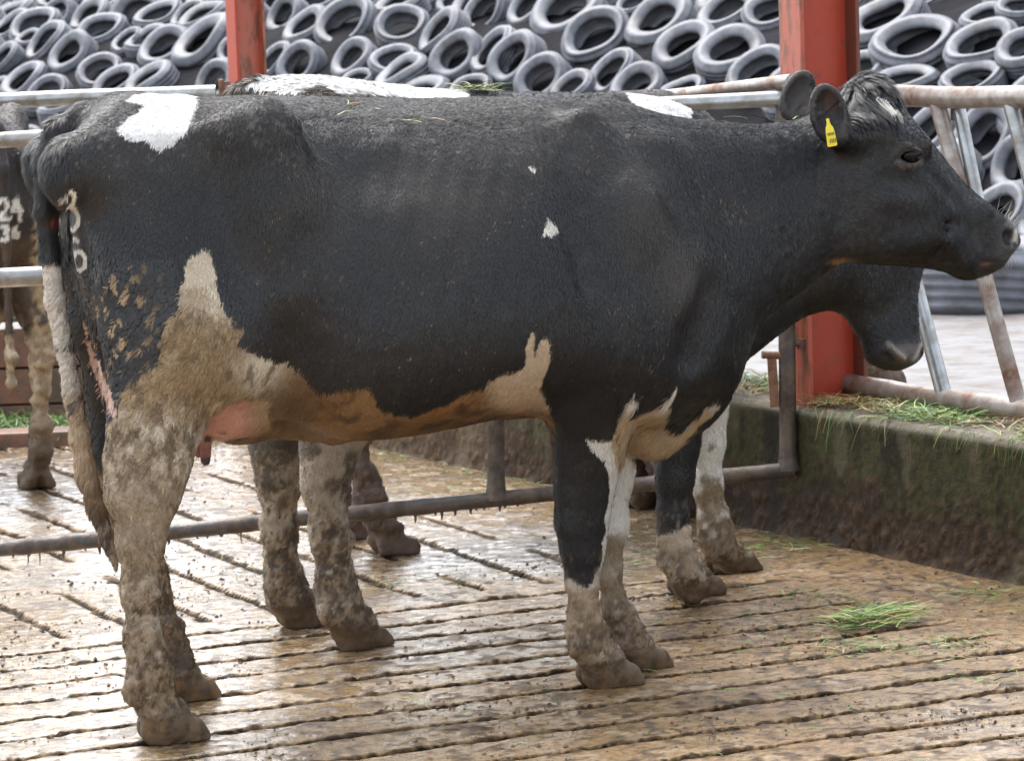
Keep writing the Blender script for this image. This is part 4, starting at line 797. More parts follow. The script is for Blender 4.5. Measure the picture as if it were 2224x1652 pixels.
        # inner rim of the eye
        c = mixc(c, (.085, .07, .062), np.exp(-((x - 1976) / 30) ** 2 - ((y - 322) / 16) ** 2) * .7 * (P[:, 1] < -.05))
        lid = strokedist(x, y, [(1950, 351), (1966, 361), (1984, 363), (2004, 352)]); c = mixc(c, (.17, .15, .14), np.exp(-(lid / 4.5) ** 2) * .8 * (P[:, 1] < -.05)); c = mixc(c, (.006, .006, .007), np.exp(-(strokedist(x, y, [(1952, 331), (1974, 320), (2000, 333)]) / 5) ** 2) * .9 * (P[:, 1] < -.05))
        c = mixc(c, (.006, .006, .007), np.exp(-(strokedist(x, y, [(2058, 478), (2054, 520), (2052, 566)]) / 7) ** 2) * .8 * (P[:, 1] < 0)); c = mixc(c, (.006, .006, .007), np.exp(-(strokedist(x, y, [(2052, 560), (2100, 566), (2160, 566)]) / 5) ** 2) * .8)
        ho = w_ < .075; c = np.where(((w_ < .5) & (x < 470))[:, None], mudlegs(c, P, w_, .50), c); c = np.where(((w_ < .35) & (x > 1180))[:, None], mudlegs(c, P, w_, .28), c)
        c = mixc(c, (.26, .20, .14), np.exp(-((w_ - .078) / .008) ** 2) * .6); c = mixc(c, (.105, .068, .040), sm(-w_ + .006 * f1, -.070, -.062) * .9); c = mixc(c, (.045, .028, .016), (w_ < .075) * sm(fbm(P, 50, 3, 81), .0, .25) * .7); c = mixc(c, (.17, .095, .04), (w_ < .06) * sm(vnoise(P * [1, 1, .3], 70, 7), .1, .5) * .55); return np.clip(c, .004, .9)
    def mudmask(P): x, y = fr.px(P); return np.clip(sm(-P[:, 2] + .2 * fbm(P, 8, 2, 3), -.52, -.30) * (x < 500) + sm(-P[:, 2], -.30, -.15) * (x >= 500), 0, 1)
    def dispf(V, N):
        x, y = fr.px(V); mm = mudmask(V); n = fbm(V, 26, 4, 15); n2 = fbm(V, 7, 3, 16); hs_ = (x > 1700) & (y < 620)
        skin = vnoise(V * [1, 1, .3], 26, 18)
        side = sm(np.abs(V[:, 1]), .14, .24); rb = np.cos((x + .22 * (y - 450)) / 58 * 2 * math.pi) * sm(x, 700, 800) * (1 - sm(x, 1090, 1190)) * sm(y, 300, 380) * (1 - sm(y, 640, 800)) * side
        ln_ = np.exp(-((y - (262 + .01 * (x - 600))) / 14) ** 2) * sm(x, 590, 660) * (1 - sm(x, 950, 1100)) * side
        base_ = rb * .0011 + ln_ * .006
        return base_ + sm(V[:, 2], .05, .085) * mm * (np.clip(n, -.15, .5) * .016 + np.clip(fbm(V, 60, 3, 17), -.1, .5) * .006 + .004 * n2) + (1 - mm) * (n * .0012 + n2 * .004 * ~hs_ + .0015 * skin * ~hs_)
    def lenf(P, N):
        x, y = fr.px(P); x0_ = x; x = x + 70 * fbm(P, 9, 2, 88); l = np.full(len(P), .012); l = np.where((x < 560) & (y > 590) & (y < 1120), .012 + (.0065 - .008 * sm(y, 860, 1000)) * sm(y, 590, 700) * (1 - sm(x, 470, 560)), l); x = x0_; l = np.where((y > 800) & (x > 500) & (x < 1220), .018, l); l = np.where((x > 136) & (x < 195) & (y > 400) & (y < 596), .005, l)
        l = np.where((x < 150) & (y < 560), .030, l); l = np.where((x < 230) & (y > 820) & (P[:, 1] > -.1) & (P[:, 1] < .06), .026, l); l = np.where((x > 1700) & (y < 640), .010, l)
        pol = (x > 1835) & (x < 1960) & (y < 300); l = np.where(pol, .034 * (1 - sm(y, 230, 300)) + .010, l); l = np.where((y < 250) & (x < 1700) & (N[:, 2] > .6), .009, l)
        l = np.where((x > 1700) & (x < 1838) & (y < 330) & (np.abs(P[:, 1]) > .11), .0045, l); l = np.where((x > 1350) & (y > 850) & (y < 1010), .032, l); l = np.where(P[:, 2] < .40, .010, l); return l
    def widf(P, N):
        x, y = fr.px(P); wv_ = np.full(len(P), .0013); wv_ = wv_ + .0005 * (1 - sm(x, 480, 600)) * sm(y, 540, 640); wv_ = np.where((x < 380) & (y > 560) & (y < 900), .0032, wv_); wv_ = np.where((x > 1700) & (y < 640), .0014, wv_); return wv_
    def flowf(P, N):
        x, y = fr.px(P); f = np.tile(np.array([-.35, 0, -1.0]), (len(P), 1)); f[N[:, 2] > .75] = [-1, 0, -.1]
        hd = (x > 1780) & (y < 640); f[hd] = [-.9, 0, -.35]; pol = (x > 1835) & (x < 1950) & (y < 300); f[pol] = [.5, -.5, -.9]
        th = (x < 420) & (y > 600) & (y < 900); f[th] = [-.7, 0, -.8]; return f
    def maskf(P, N):
        x, y = fr.px(P); k = np.ones(len(P)); k[P[:, 2] < .07] = .05; k[inpoly(x, y, ud)] = (.05 + .95 * sm(x, 520, 590))[inpoly(x, y, ud)]; k[inpoly(x, y, pink)] = .03
        k[((x - 1978) / 34) ** 2 + ((y - 337) / 20) ** 2 < 1] = 0; k[(x + .5 * (y - 500) > 2176)] = .03; k[(x > 2125) & (y > 560)] = .1
        mm = mudmask(P); k *= 1 - .55 * mm; return k
    root = empty('cow', fr.O.tolist(), fr.psi); tag(root, 'nearest black cow with white rump patch and brand numbers, facing right', 'cow', 'black and white cows in the yard')
    clump = lambda P: np.where((fr.px(P)[0] + 160 * fbm(P, 14, 2, 87) < 520) & (fr.px(P)[1] + 160 * fbm(P, 14, 2, 86) > 600) & (P[:, 2] > .3), .019, np.where((fr.px(P)[0] > 1830) & (fr.px(P)[1] < 310), .018, .0085))
    # mud and chaff thicken the hide; the pattern is part of the coat
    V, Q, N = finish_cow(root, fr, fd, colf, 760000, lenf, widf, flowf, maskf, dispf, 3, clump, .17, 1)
    # eye, tag, whiskers
    def sph(name, c, r, mt, sx=(1, 1, 1)):
        me = bpy.data.meshes.new(name); import bmesh as bm_; b = bm_.new(); bm_.ops.create_uvsphere(b, u_segments=24, v_segments=16, radius=r); b.to_mesh(me); b.free()
        for p in me.polygons: p.use_smooth = True
        me.materials.append(mt); o = bpy.data.objects.new(name, me); COL.objects.link(o); o.parent = root; o.location = c; o.scale = sx; return o
    sph('eye', J(1977, 337, -.0995), .0255, M_eye, (1.12, .95, .85))
    a, b = J(1797, 258, -.20), J(1808, 318, -.205); ax = norm(b - a); sd_ = np.array([ax[2], 0, -ax[0]])
    prof = [(.0, .004), (.12, .0035), (.22, .005), (.32, .009), (.5, .011), (.96, .0125), (1.0, .010)]; V_ = []; F_ = []
    for t_, wv_ in prof:
        p = a + (b - a) * t_ + [0, -.002 * math.sin(t_ * 3), 0]
        for dy in (-.0012, .0012): V_ += [p - sd_ * wv_ + [0, dy, 0], p + sd_ * wv_ + [0, dy, 0]]
    k = len(prof)
    for i in range(k - 1):
        o_ = i * 4; F_ += [(o_, o_ + 1, o_ + 5, o_ + 4), (o_ + 2, o_ + 6, o_ + 7, o_ + 3), (o_, o_ + 4, o_ + 6, o_ + 2), (o_ + 1, o_ + 3, o_ + 7, o_ + 5)]
    F_ += [(0, 2, 3, 1), (k * 4 - 4, k * 4 - 3, k * 4 - 1, k * 4 - 2)]
    def loc_mesh(name, V_, F_, mt, par):
        me = bpy.data.meshes.new(name); me.from_pydata([tuple(map(float, q_)) for q_ in V_], [], F_); me.materials.append(mt); o = bpy.data.objects.new(name, me); COL.objects.link(o); o.parent = par; return o
    tg = loc_mesh('ear_tag', V_, F_, M_tag, root)
    V_ = []; F_ = []
    for rr in range(2):
        for cc_ in range(5 if rr == 0 else 4):
            q_ = a + (b - a) * (.55 + .25 * rr) + sd_ * (-.0075 + .0037 * cc_) * (1 + .2 * rr) + [0, -.0042, 0]; hgt = .0035 if rr == 0 else .005; o_ = len(V_)
            V_ += [q_ - sd_ * .0009 - ax * hgt, q_ + sd_ * .0009 - ax * hgt, q_ + sd_ * .0009 + ax * hgt, q_ - sd_ * .0009 + ax * hgt]; F_.append((o_, o_ + 1, o_ + 2, o_ + 3))
    loc_mesh('number_marks', V_, F_, M_ink, tg)
    # whiskers and eyelashes
    rs = np.random.default_rng(5); V_ = []; F_ = []
    def hair(p, d, l, wdt, dr=.3):
        p = np.array(p, float); d = norm(np.array(d, float)); sd2 = norm(np.cross(d, [0.01, 1, 0.02])) * wdt / 2; o_ = len(V_)
        for i_, t_ in enumerate((0, .5, 1)): q_ = p + d * l * t_ + np.array([0, 0, -dr * l * t_ * t_]); V_.extend([q_ - sd2 * (1 - t_ * .8), q_ + sd2 * (1 - t_ * .8)])
        F_.extend([(o_, o_ + 1, o_ + 3, o_ + 2), (o_ + 2, o_ + 3, o_ + 5, o_ + 4)])
    for k in range(26): x_ = rs.uniform(2165, 2203); y_ = 462 + (x_ - 2165) * .9 + rs.uniform(-4, 6); hair(J(x_, y_, rs.uniform(-.045, .03)), (.6 + rs.normal() * .35, -.2 + rs.normal() * .3, .8 + rs.normal() * .3), rs.uniform(.02, .05), .0012, -.2)
    for k in range(30): hair(J(rs.uniform(2120, 2150), rs.uniform(585, 602), rs.uniform(-.04, .02)), (rs.normal() * .4 + .2, rs.normal() * .3, -1), rs.uniform(.012, .03), .0011)
    for k in range(14): hair(J(rs.uniform(2170, 2198), rs.uniform(550, 562), rs.uniform(-.05, .0)), (rs.normal() * .4 + .2, rs.normal() * .3, -1), rs.uniform(.012, .025), .0011)
    loc_mesh('whiskers', V_, F_, mat('pale_whiskers', (.6, .58, .52), rough=.5), root)
    V_ = []; F_ = []
    for k in range(22): x_ = 1952 + k * 2.3; hair(J(x_, 330 - 6 * math.sin((x_ - 1950) / 52 * 3.14), -.118), (.25 + (k - 11) * .04, -.9, .1), .010, .0008, .5)
    loc_mesh('eyelashes', V_, F_, mat('dark_lashes', (.004, .004, .004), rough=.8, spec=.1), root)
    return root, fr
import time as _t
_t0 = _t.time(); COW1, FR1 = cow1(); print('cow1', _t.time() - _t0)

# ================================================================== the cow behind it, head down at the trough
def cow2():
    hm_ = (ground(780, 1408)[:2] + ground(652, 1362)[:2]) / 2
    fr = CowFrame(hm_, math.radians(24)); J = fr.L; S = 1 / fr.sc(); R = lambda r: r * S
    fd = Field((-.62, -.44, -.03), (2.05, .44, 1.66), .0085)
    top = pts(fr, [(512, 260), (530, 205), (560, 184), (620, 168), (680, 168), (760, 176), (850, 188), (950, 194), (1100, 200), (1250, 202), (1350, 203), (1430, 212), (1500, 238), (1560, 275), (1640, 340), (1720, 410), (1790, 470), (1850, 500)])
    bot = pts(fr, [(512, 420), (560, 560), (640, 700), (800, 800), (950, 850), (1100, 870), (1250, 870), (1380, 870), (1480, 870), (1540, 850), (1580, 806), (1610, 780), (1680, 725), (1730, 690), (1790, 660), (1850, 640)])
    hw = vals(fr, [(512, .07), (560, .15), (650, .22), (800, .27), (950, .32), (1150, .33), (1300, .28), (1400, .22), (1500, .17), (1600, .13), (1700, .115), (1800, .105), (1850, .09)])
    tap = vals(fr, [(512, .3), (700, .22), (1100, .26), (1350, .42), (1500, .4), (1800, .1)])
    fd.loft(top, bot, hw, tap, .03, 2.3)
    for sg in (-1, 1): hk = J(900, 235, 0) * [1, 0, 1] + [-.18, sg * .21, -.03]; fd.ell(hk, (.06, .035, .05), .09)
    fd.chain([(J(560, 200, 0), R(34)), (J(522, 215, 0), R(28)), (J(502, 300, 0), R(24)), (J(510, 520, 0), R(18)), (J(520, 720, 0), R(15)), (J(530, 800, 0), R(8))], .02, .8)
    # hind legs
    fd.chain([(J(760, 500, -.10), R(130)), (J(770, 720, -.13), R(120)), (J(745, 880, -.16), R(80)), (J(716, 970, -.17), R(58)), (J(706, 1050, -.175), R(45)), (J(716, 1160, -.18), R(38)), (J(730, 1260, -.185), R(37)), (J(742, 1320, -.19), R(41)), (J(768, 1370, -.19), R(36)), (J(782, 1388, -.19), R(34))], .04, .72)
    fd.chain([(J(640, 500, .10), R(130)), (J(640, 720, .13), R(110)), (J(612, 880, .16), R(68)), (J(600, 960, .17), R(54)), (J(604, 1050, .175), R(42)), (J(608, 1150, .18), R(35)), (J(616, 1250, .185), R(36)), (J(628, 1300, .19), R(40)), (J(650, 1335, .19), R(36))], .04, .72)
    fd.ell(J(712, 1328, -.205), (.022, .02, .024), .015); fd.ell(J(592, 1292, .18), (.02, .018, .022), .015)
    for (x, y, rr) in ((790, 1402, .054), (664, 1358, .052)):
        q = ground(x, y) - fr.O; hoof(fd, (float(q @ fr.a), float(q @ fr.n)), rr, -.05)
    # forelegs
    fd.cone(J(1490, 640, -.16), J(1480, 800, -.16), R(90), R(76), .07, .6)
    fd.chain([(J(1480, 800, -.16), R(76)), (J(1478, 900, -.14), R(52)), (J(1474, 970, -.13), R(44)), (J(1466, 1040, -.125), R(40)), (J(1462, 1110, -.12), R(33)), (J(1464, 1170, -.12), R(34)), (J(1478, 1220, -.12), R(38)), (J(1500, 1262, -.12), R(36)), (J(1506, 1275, -.12), R(36))], .03, .75)
    fd.ell(J(1448, 1210, -.125), (.022, .02, .03), .015)
    fd.chain([(J(1540, 800, .15), R(70)), (J(1543, 890, .13), R(38)), (J(1540, 960, .13), R(35)), (J(1536, 1050, .13), R(32)), (J(1548, 1130, .13), R(33)), (J(1562, 1180, .13), R(37)), (J(1585, 1215, .13), R(34))], .03, .75)
    for (x, y, rr) in ((1514, 1292, .054), (1592, 1239, .052)):
        q = ground(x, y) - fr.O; hoof(fd, (float(q @ fr.a), float(q @ fr.n)), rr, -.05)
    # lowered head, turned a little towards the camera
    hv = -.05
    fd.cone(J(1800, 560, hv), J(1890, 560, hv), R(100), R(92), .06, .9); fd.cone(J(1908, 560, hv), J(1936, 690, hv - .05), R(84), R(44), .05, .95)
    fd.cone(J(1936, 690, hv - .05), J(1950, 752, hv - .07), R(44), R(48), .025, .9); fd.cone(J(1858, 640, hv - .02), J(1915, 755, hv - .06), R(46), R(34), .05, .9)
    fd.cone(J(1978, 575, hv), J(1958, 690, hv - .05), R(30), R(18), .05, .8)
    fd.cone(J(1955, 600, hv - .06), J(1966, 735, hv - .09), R(34), R(30), .03, .6); fd.ell(J(1893, 610, hv - .07), (.05, .03, .07), .04)
    fd.ell(J(1955, 766, hv - .085), (.070, .052, .040), .02); fd.cone(J(1900, 765, hv - .06), J(1945, 785, hv - .06), R(24), R(20), .02)
    fd.ell(J(1930, 776, hv - .130), (.020, .030, .013), .006, rotm('Y', .7), sub=True); fd.ell(J(2000, 770, hv - .12), (.010, .02, .016), .008, sub=True)
    fd.cone(J(1936, 750, hv - .132), J(1964, 778, hv - .145), R(6), R(7), .010); fd.cone(J(1996, 752, hv - .115), J(1982, 778, hv - .13), R(5), R(6), .012)
    for (v, x) in ((-.16, 1830), (.14, 1800)): fd.ell(J(x, 480, v), (.07, .03, .04), .02)
    wback = [(530, 190), (545, 183), (575, 172), (620, 150), (700, 150), (800, 160), (1018, 180), (1018, 240), (870, 215), (800, 208), (742, 205), (705, 188), (665, 196), (640, 205), (610, 196), (572, 198), (558, 190)]
    wpatch = [(1354, 190), (1500, 190), (1500, 262), (1452, 250), (1412, 243), (1385, 232), (1364, 216)]
    def colf(P, N):
        x, y = fr.px(P); f1 = fbm(P, 26, 3, 101); f2 = fbm(P, 26, 3, 102); g = fbm(P, 7, 3, 103); X = x + f1 * 9; Y = y + f2 * 6; w_ = P[:, 2]
        c = np.tile(BLK, (len(P), 1)); c = mixc(c, (.04, .033, .028), sm(g, 0, .5) * .5)
        W = inpoly(X, Y, wback) | inpoly(X, Y, wpatch); c = np.where(W[:, None], np.array([.86, .85, .82]), c)
        c = mixc(c, (.10, .075, .055), (x < 860) * (y < 240) * ~W * .6)
        hl = (x < 860) & (y > 780); ch = np.tile(np.array([.42, .36, .29]), (len(P), 1)); ch = mixc(ch, (.13, .095, .065), sm(fbm(P, 16, 4, 105), -.08, .22) * .9); ch = mixc(ch, (.05, .042, .035), sm(fbm(P, 10, 3, 106) + (x < 700) * .1, .08, .3) * .8); c = np.where(hl[:, None], ch, c)
        fw = (P[:, 1] > .02) & (x > 1490) & (y > 820); cf = np.tile(np.array([.72, .68, .62]), (len(P), 1)); cf = mixc(cf, (.24, .18, .12), sm(fbm(P, 20, 4, 107) + (y - 1010) / 260, .0, .3)); c = np.where(fw[:, None], cf, c)
        nf = (P[:, 1] < .02) & (x > 1400) & (y > 1150 + (x - 1470) * -.35) & (y > 1120); cn = mixc(np.tile(np.array([.52, .42, .31]), (len(P), 1)), (.22, .155, .10), sm(f1 + (y - 1230) / 200, -.1, .3)); c = np.where(nf[:, None], cn, c)
        tip_ = np.exp(-((x - 1556) / 16) ** 2 - ((y - 868) / 14) ** 2); c = mixc(c, (.7, .6, .45), tip_ * 1.5)
        c = np.where((w_ < .5)[:, None] & (x < 900)[:, None], mudlegs(c, P, w_, .5), c); c = np.where((w_ < .3)[:, None] & (x > 1380)[:, None], mudlegs(c, P, w_, .25), c)
        mz = np.exp(-(((x - 1970) / 42) ** 2 + ((y - 768) / 27) ** 2) ** 2); c = mixc(c, (.095, .082, .074), mz * .95); c = mixc(c, (.42, .39, .37), np.exp(-((strokedist(x, y, [(1930, 746), (1940, 758), (1964, 778)])) / 5) ** 2) * .8 + np.exp(-((strokedist(x, y, [(2002, 748), (1992, 770), (1984, 782)])) / 4) ** 2) * .7); c = mixc(c, (.004, .004, .004), np.exp(-(((x - 1930 - (y - 772) * .9) / 9) ** 2 + ((y - 772) / 16) ** 2) ** 2) + np.exp(-(((x - 2006) / 6) ** 2 + ((y - 768) / 16) ** 2) ** 2))  # nose pad; nostril-rim highlights and dark nostril hollows painted into the colour
        c = mixc(c, (.085, .05, .026), (w_ < .07) * .8); return np.clip(c, .004, .9)
    mm = lambda P: np.clip(sm(-P[:, 2] + .2 * fbm(P, 8, 2, 3), -.55, -.3) * (P[:, 0] < .8) + sm(-P[:, 2], -.34, -.15), 0, 1)
    root = empty('cow', fr.O.tolist(), fr.psi); tag(root, 'second black cow, white along its back, head lowered into the trough behind the near cow', 'cow', 'black and white cows in the yard')
    finish_cow(root, fr, fd, colf, 190000, lambda P, N: np.where((N[:, 2] > .5) & (P[:, 2] > 1.2) & (P[:, 0] < .3), .026, np.where(P[:, 2] < .62, .009, .010)), lambda P, N: np.full(len(P), .0024),
        lambda P, N: np.where((N[:, 2] > .75)[:, None], [[-1, 0, .2]], [[-.3, 0, -1.0]]), lambda P, N: np.where((fr.px(P)[0] > 1925) & (fr.px(P)[1] > 742), .02, 1 - .6 * mm(P)) * (P[:, 2] > .06),
        lambda V, N: mm(V) * (np.clip(fbm(V, 24, 4, 115), -.15, .5) * .018 + np.clip(fbm(V, 60, 3, 117), -.1, .5) * .006) + fbm(V, 20, 3, 116) * .0012, 5, .012, .26, 1)
COW2 = cow2()

# ================================================================== cows beyond the gate
def plaincow(O, psi, label, k, brand=None, seed=0, head_down=True, scale=.93, mudlow=1.0):
    fr = CowFrame(O, psi); fd = Field((-.55, -.42, -.03), (1.95, .42, 1.6), .0115)
    U = lambda l: [(a * 1.0, b) for a, b in l]
    top = [(-.36, 1.10), (-.33, 1.24), (-.25, 1.32), (-.05, 1.38), (.3, 1.37), (.7, 1.36), (1.0, 1.36), (1.15, 1.30), (1.3, 1.14), (1.45, .95), (1.6, .80)]
    bot = [(-.36, .98), (-.3, .85), (-.15, .72), (.1, .64), (.4, .60), (.7, .60), (.95, .62), (1.1, .68), (1.25, .70), (1.45, .58), (1.6, .50)]
    hw = [(-.36, .07), (-.3, .15), (-.1, .22), (.1, .26), (.4, .32), (.7, .32), (.95, .25), (1.1, .19), (1.3, .13), (1.6, .10)]
    fd.loft(top, bot, hw, [(-.36, .3), (.4, .24), (1.0, .42), (1.6, .1)], .03, 2.3)
    for sg in (-1, 1):
        fd.ell((.10, sg * .235, 1.29), (.06, .035, .05), .09); fd.ell((-.31, sg * .12, 1.16), (.05, .045, .05), .07); fd.cone((-.30, sg * .12, 1.16), (.10, sg * .23, 1.27), .045, .05, .1, .6)
        dz = .02 * sg
        fd.chain([((-.10, sg * .15, 1.05), .13), ((-.10, sg * .17, .85), .135), ((-.14, sg * .18, .70), .095), ((-.19 + dz, sg * .185, .58), .062), ((-.20 + dz, sg * .185, .50), .052), ((-.175 + dz, sg * .185, .38), .036), ((-.15 + dz, sg * .185, .22), .034), ((-.13 + dz, sg * .185, .15), .041), ((-.09 + dz, sg * .185, .085), .037)], .04, .74)
        hoof(fd, (-.06 + dz, sg * .185), .052)
        fd.chain([((.95, sg * .16, .95), .11), ((.88, sg * .16, .75), .095), ((.90, sg * .14, .58), .058), ((.91, sg * .13, .45), .047), ((.905, sg * .13, .34), .036), ((.91, sg * .13, .20), .035), ((.93, sg * .13, .14), .041), ((.96, sg * .13, .08), .037)], .035, .76)
        hoof(fd, (.985, sg * .13), .052)
        fd.ell((1.66, sg * .15, .70), (.03, .07, .04), .02)
    fd.ell((-.02, 0, .66), (.15, .13, .11), .05)
    fd.chain([((-.25, 0, 1.30), .035), ((-.38, 0, 1.28), .032), ((-.42, 0, 1.15), .027), ((-.42, 0, .9), .021), ((-.41, 0, .65), .016), ((-.41, 0, .5), .024), ((-.40, 0, .38), .01)], .02, .85)
    fd.cone((1.6, 0, .66), (1.74, 0, .50), .115, .075, .05); fd.cone((1.74, 0, .50), (1.86, 0, .36), .07, .055, .04); fd.ell((1.87, 0, .34), (.05, .055, .045), .03)
    def colf(P, N):
        f1 = fbm(P, 22, 3, 201 + seed); g = fbm(P, 5, 3, 203 + seed); w_ = P[:, 2]; c = mixc(np.tile(np.array([.026, .020, .019]), (len(P), 1)), (.05, .038, .03), sm(g, 0, .5) * .6)
        dr = sm(.95 - w_ + .5 * g + .15 * f1, .1, .45) * mudlow; tan = mixc(np.tile(np.array([.26, .19, .12]), (len(P), 1)), (.10, .07, .048), sm(f1, 0, .3)); tan = mixc(tan, (.46, .36, .24), sm(vnoise(P, 60, 9), .3, .6) * sm(w_, .35, .5))
        if brand: 
            x, y = fr.px(P); c = mixc(c, (.075, .05, .035), sm(y, 500, 540)); ed = sm(x + 12 * f1, 62, 78) * sm(y, 430, 500); c = mixc(c, (.42, .31, .17), ed * sm(vnoise(P, 50, 19), -.5, .1)); c = np.where((y > 640)[:, None], mixc(c, (.30, .22, .14), sm(y + 50 * f1, 715, 745)), c)
            c = mixc(c, (.50, .40, .27), sm(y, 720, 760) * (1 - sm(y, 860, 920)) * sm(vnoise(P, 46, 21), -.1, .3)); c = mixc(c, (.45, .34, .19), sm(-x + 8 * f1, -34, -24) * sm(y, 660, 690) * (1 - sm(y, 900, 940)) * (P[:, 0] > -.33))
            b = np.full(len(P), 99.)
            for st_ in brand: b = np.minimum(b, strokedist(x + f1 * 1.5, y, st_))
            c = mixc(c, (.70, .66, .58), sm(-b, -5.0, -3.2)); c = mixc(c, (.12, .08, .05), sm(y, 900, 980))
        else: c = c * (1 - dr[:, None]) + tan * dr[:, None]; c = mudlegs(c, P, w_, .6); c = mixc(c, (.11, .07, .055), sm(.45 - w_, 0, .1) * .75 * (f1 > -.4))
        return np.clip(c, .004, .9)
    root = empty('cow', fr.O.tolist(), fr.psi); tag(root, label, 'cow', 'black and white cows in the yard')
    mm = lambda P: sm(-P[:, 2], -.8, -.35)
    finish_cow(root, fr, fd, colf, 110000, lambda P, N: np.where((P[:, 2] > .85), .007, .014), lambda P, N: np.full(len(P), .0028), lambda P, N: np.tile([-.3, 0, -1.0], (len(P), 1)), lambda P, N: (P[:, 2] > .08) * (1 - .6 * mm(P)),
        lambda V, N: mm(V) * np.clip(fbm(V, 22, 4, 215 + seed), -.2, 1) * .03, 20 + seed, .014, .28, 1)
    return fr
q = ground(870, 1200)[:2]; ps = math.radians(28); a_ = np.array([math.cos(ps), math.sin(ps)]); n_ = np.array([-math.sin(ps), math.cos(ps)])
plaincow(q + .06 * a_ + .185 * n_, ps, 'mud-brown legs of a cow beyond the gate, its body hidden behind the second cow', 3, None, 0)
q = ground(72, 1056)[:2]; ps = math.radians(118); a_ = np.array([math.cos(ps), math.sin(ps)]); n_ = np.array([-math.sin(ps), math.cos(ps)])
B4 = [[(-6, 444), (2, 436), (12, 436), (18, 446), (12, 458), (2, 468), (-3, 474), (24, 474)], [(34, 434), (26, 458), (48, 458)], [(38, 432), (44, 478)], [(4, 494), (14, 490), (18, 497), (10, 504), (18, 512), (14, 522), (4, 520)], [(34, 492), (29, 502), (30, 514), (37, 516), (41, 508), (33, 503)]]
plaincow(q + .06 * a_ + .185 * n_, ps, 'cow at far left seen from behind, branded rump cut off by the photo edge', 4, B4, 40)

# ================================================================== grass and hay litter
def blades(name, P, az, ln, wd_, col, lift, bend, label=None, cat=None, kind='stuff', droop=None):
    n = len(P); rs = np.random.default_rng(len(name) + n); seg = 4
    d = np.stack([np.cos(az), np.sin(az), lift], 1); d = norm(d); sd_ = norm(np.cross(d, [0, 0, 1.0]) + .4 * rs.normal(size=(n, 3))); V = []
    cur = rs.normal(size=n) * bend
    for k in range(seg + 1):
        t_ = k / seg; lat = norm(np.stack([-np.sin(az), np.cos(az), 0 * az], 1)); q = P + d * (ln * t_)[:, None] + lat * (cur * ln * t_ * t_)[:, None]; q[:, 2] += ln * t_ * (1 - t_) * rs.uniform(.05, .35, n) * (1 if droop is None else .3)
        if droop is not None: q[:, 2] -= droop * t_ ** 2
        else: q[:, 2] = np.maximum(q[:, 2], P[:, 2] - .001 * k)
        h = (wd_ / 2 * (1 - .75 * t_ ** 2))[:, None]; V += [q - sd_ * h, q + sd_ * h]
    V = np.stack(V, 1).reshape(-1, 3); b = np.arange(n) * (2 * seg + 2); F = np.concatenate([np.stack([b + 2 * k, b + 2 * k + 1, b + 2 * k + 3, b + 2 * k + 2], 1) for k in range(seg)])
    o = mesh_np(name, V, F, M_grass, np.repeat(col, 2 * seg + 2, 0)); tag(o, label, cat, kind=kind); return o
def gcol(n, green, rs):
    G = np.array([[.075, .17, .03], [.13, .26, .05], [.22, .34, .07], [.06, .13, .03]]); H = np.array([[.36, .25, .10], [.27, .16, .06], [.42, .33, .17], [.17, .11, .05]])
    k = rs.integers(0, 4, n); g = rs.random(n) < green; return np.where(g[:, None], G[k], H[k]) * rs.uniform(.7, 1.25, n)[:, None]
rs = np.random.default_rng(21)
# on top of the trough wall
n = 19000; s_ = rs.uniform(-1.2, 5.4, n); off = -.02 - .30 * rs.beta(1.3, 1.6, n); cl = vnoise(np.stack([s_, off * 2, 0 * s_], 1), 5, 3)
k = cl + rs.random(n) * .9 > .15; s_, off = s_[k], off[k]; n = len(s_); P_ = W0[None] + wd[None] * s_[:, None] + wn[None] * off[:, None]; P3 = np.stack([P_[:, 0], P_[:, 1], WH + .003 + rs.random(n) * .022], 1)
gr = sm(vnoise(np.stack([s_, off, 0 * s_], 1), 3.3, 8), -.25, .35); colr = np.where((rs.random(n) < .12 + .7 * gr)[:, None], gcol(n, 1, rs), gcol(n, 0, rs))
blades('trough_litter', P3, rs.uniform(0, 6.28, n), rs.uniform(.025, .10, n), rs.uniform(.002, .0046, n), colr * 1.3, rs.uniform(-.02, .35, n), .25, 'cut grass and hay litter strewn along the top of the trough wall', 'cut grass')
n = 170; s_ = np.concatenate([rs.uniform(sM, 4.6, n)]); P_ = W0[None] + wd[None] * s_[:, None] + wn[None] * (-.015); P3 = np.stack([P_[:, 0], P_[:, 1], np.full(n, WH + .008)], 1); az = np.full(n, math.atan2(wn[1], wn[0])) + rs.normal(size=n) * .7
ln = rs.uniform(.02, .07, n); blades('hanging_grass', P3, az, ln, rs.uniform(.0018, .0034, n), gcol(n, .5, rs), rs.uniform(.0, .3, n), .2, 'grass stems hanging over the front edge of the trough wall', 'cut grass', droop=ln * rs.uniform(.3, 2.2, n))
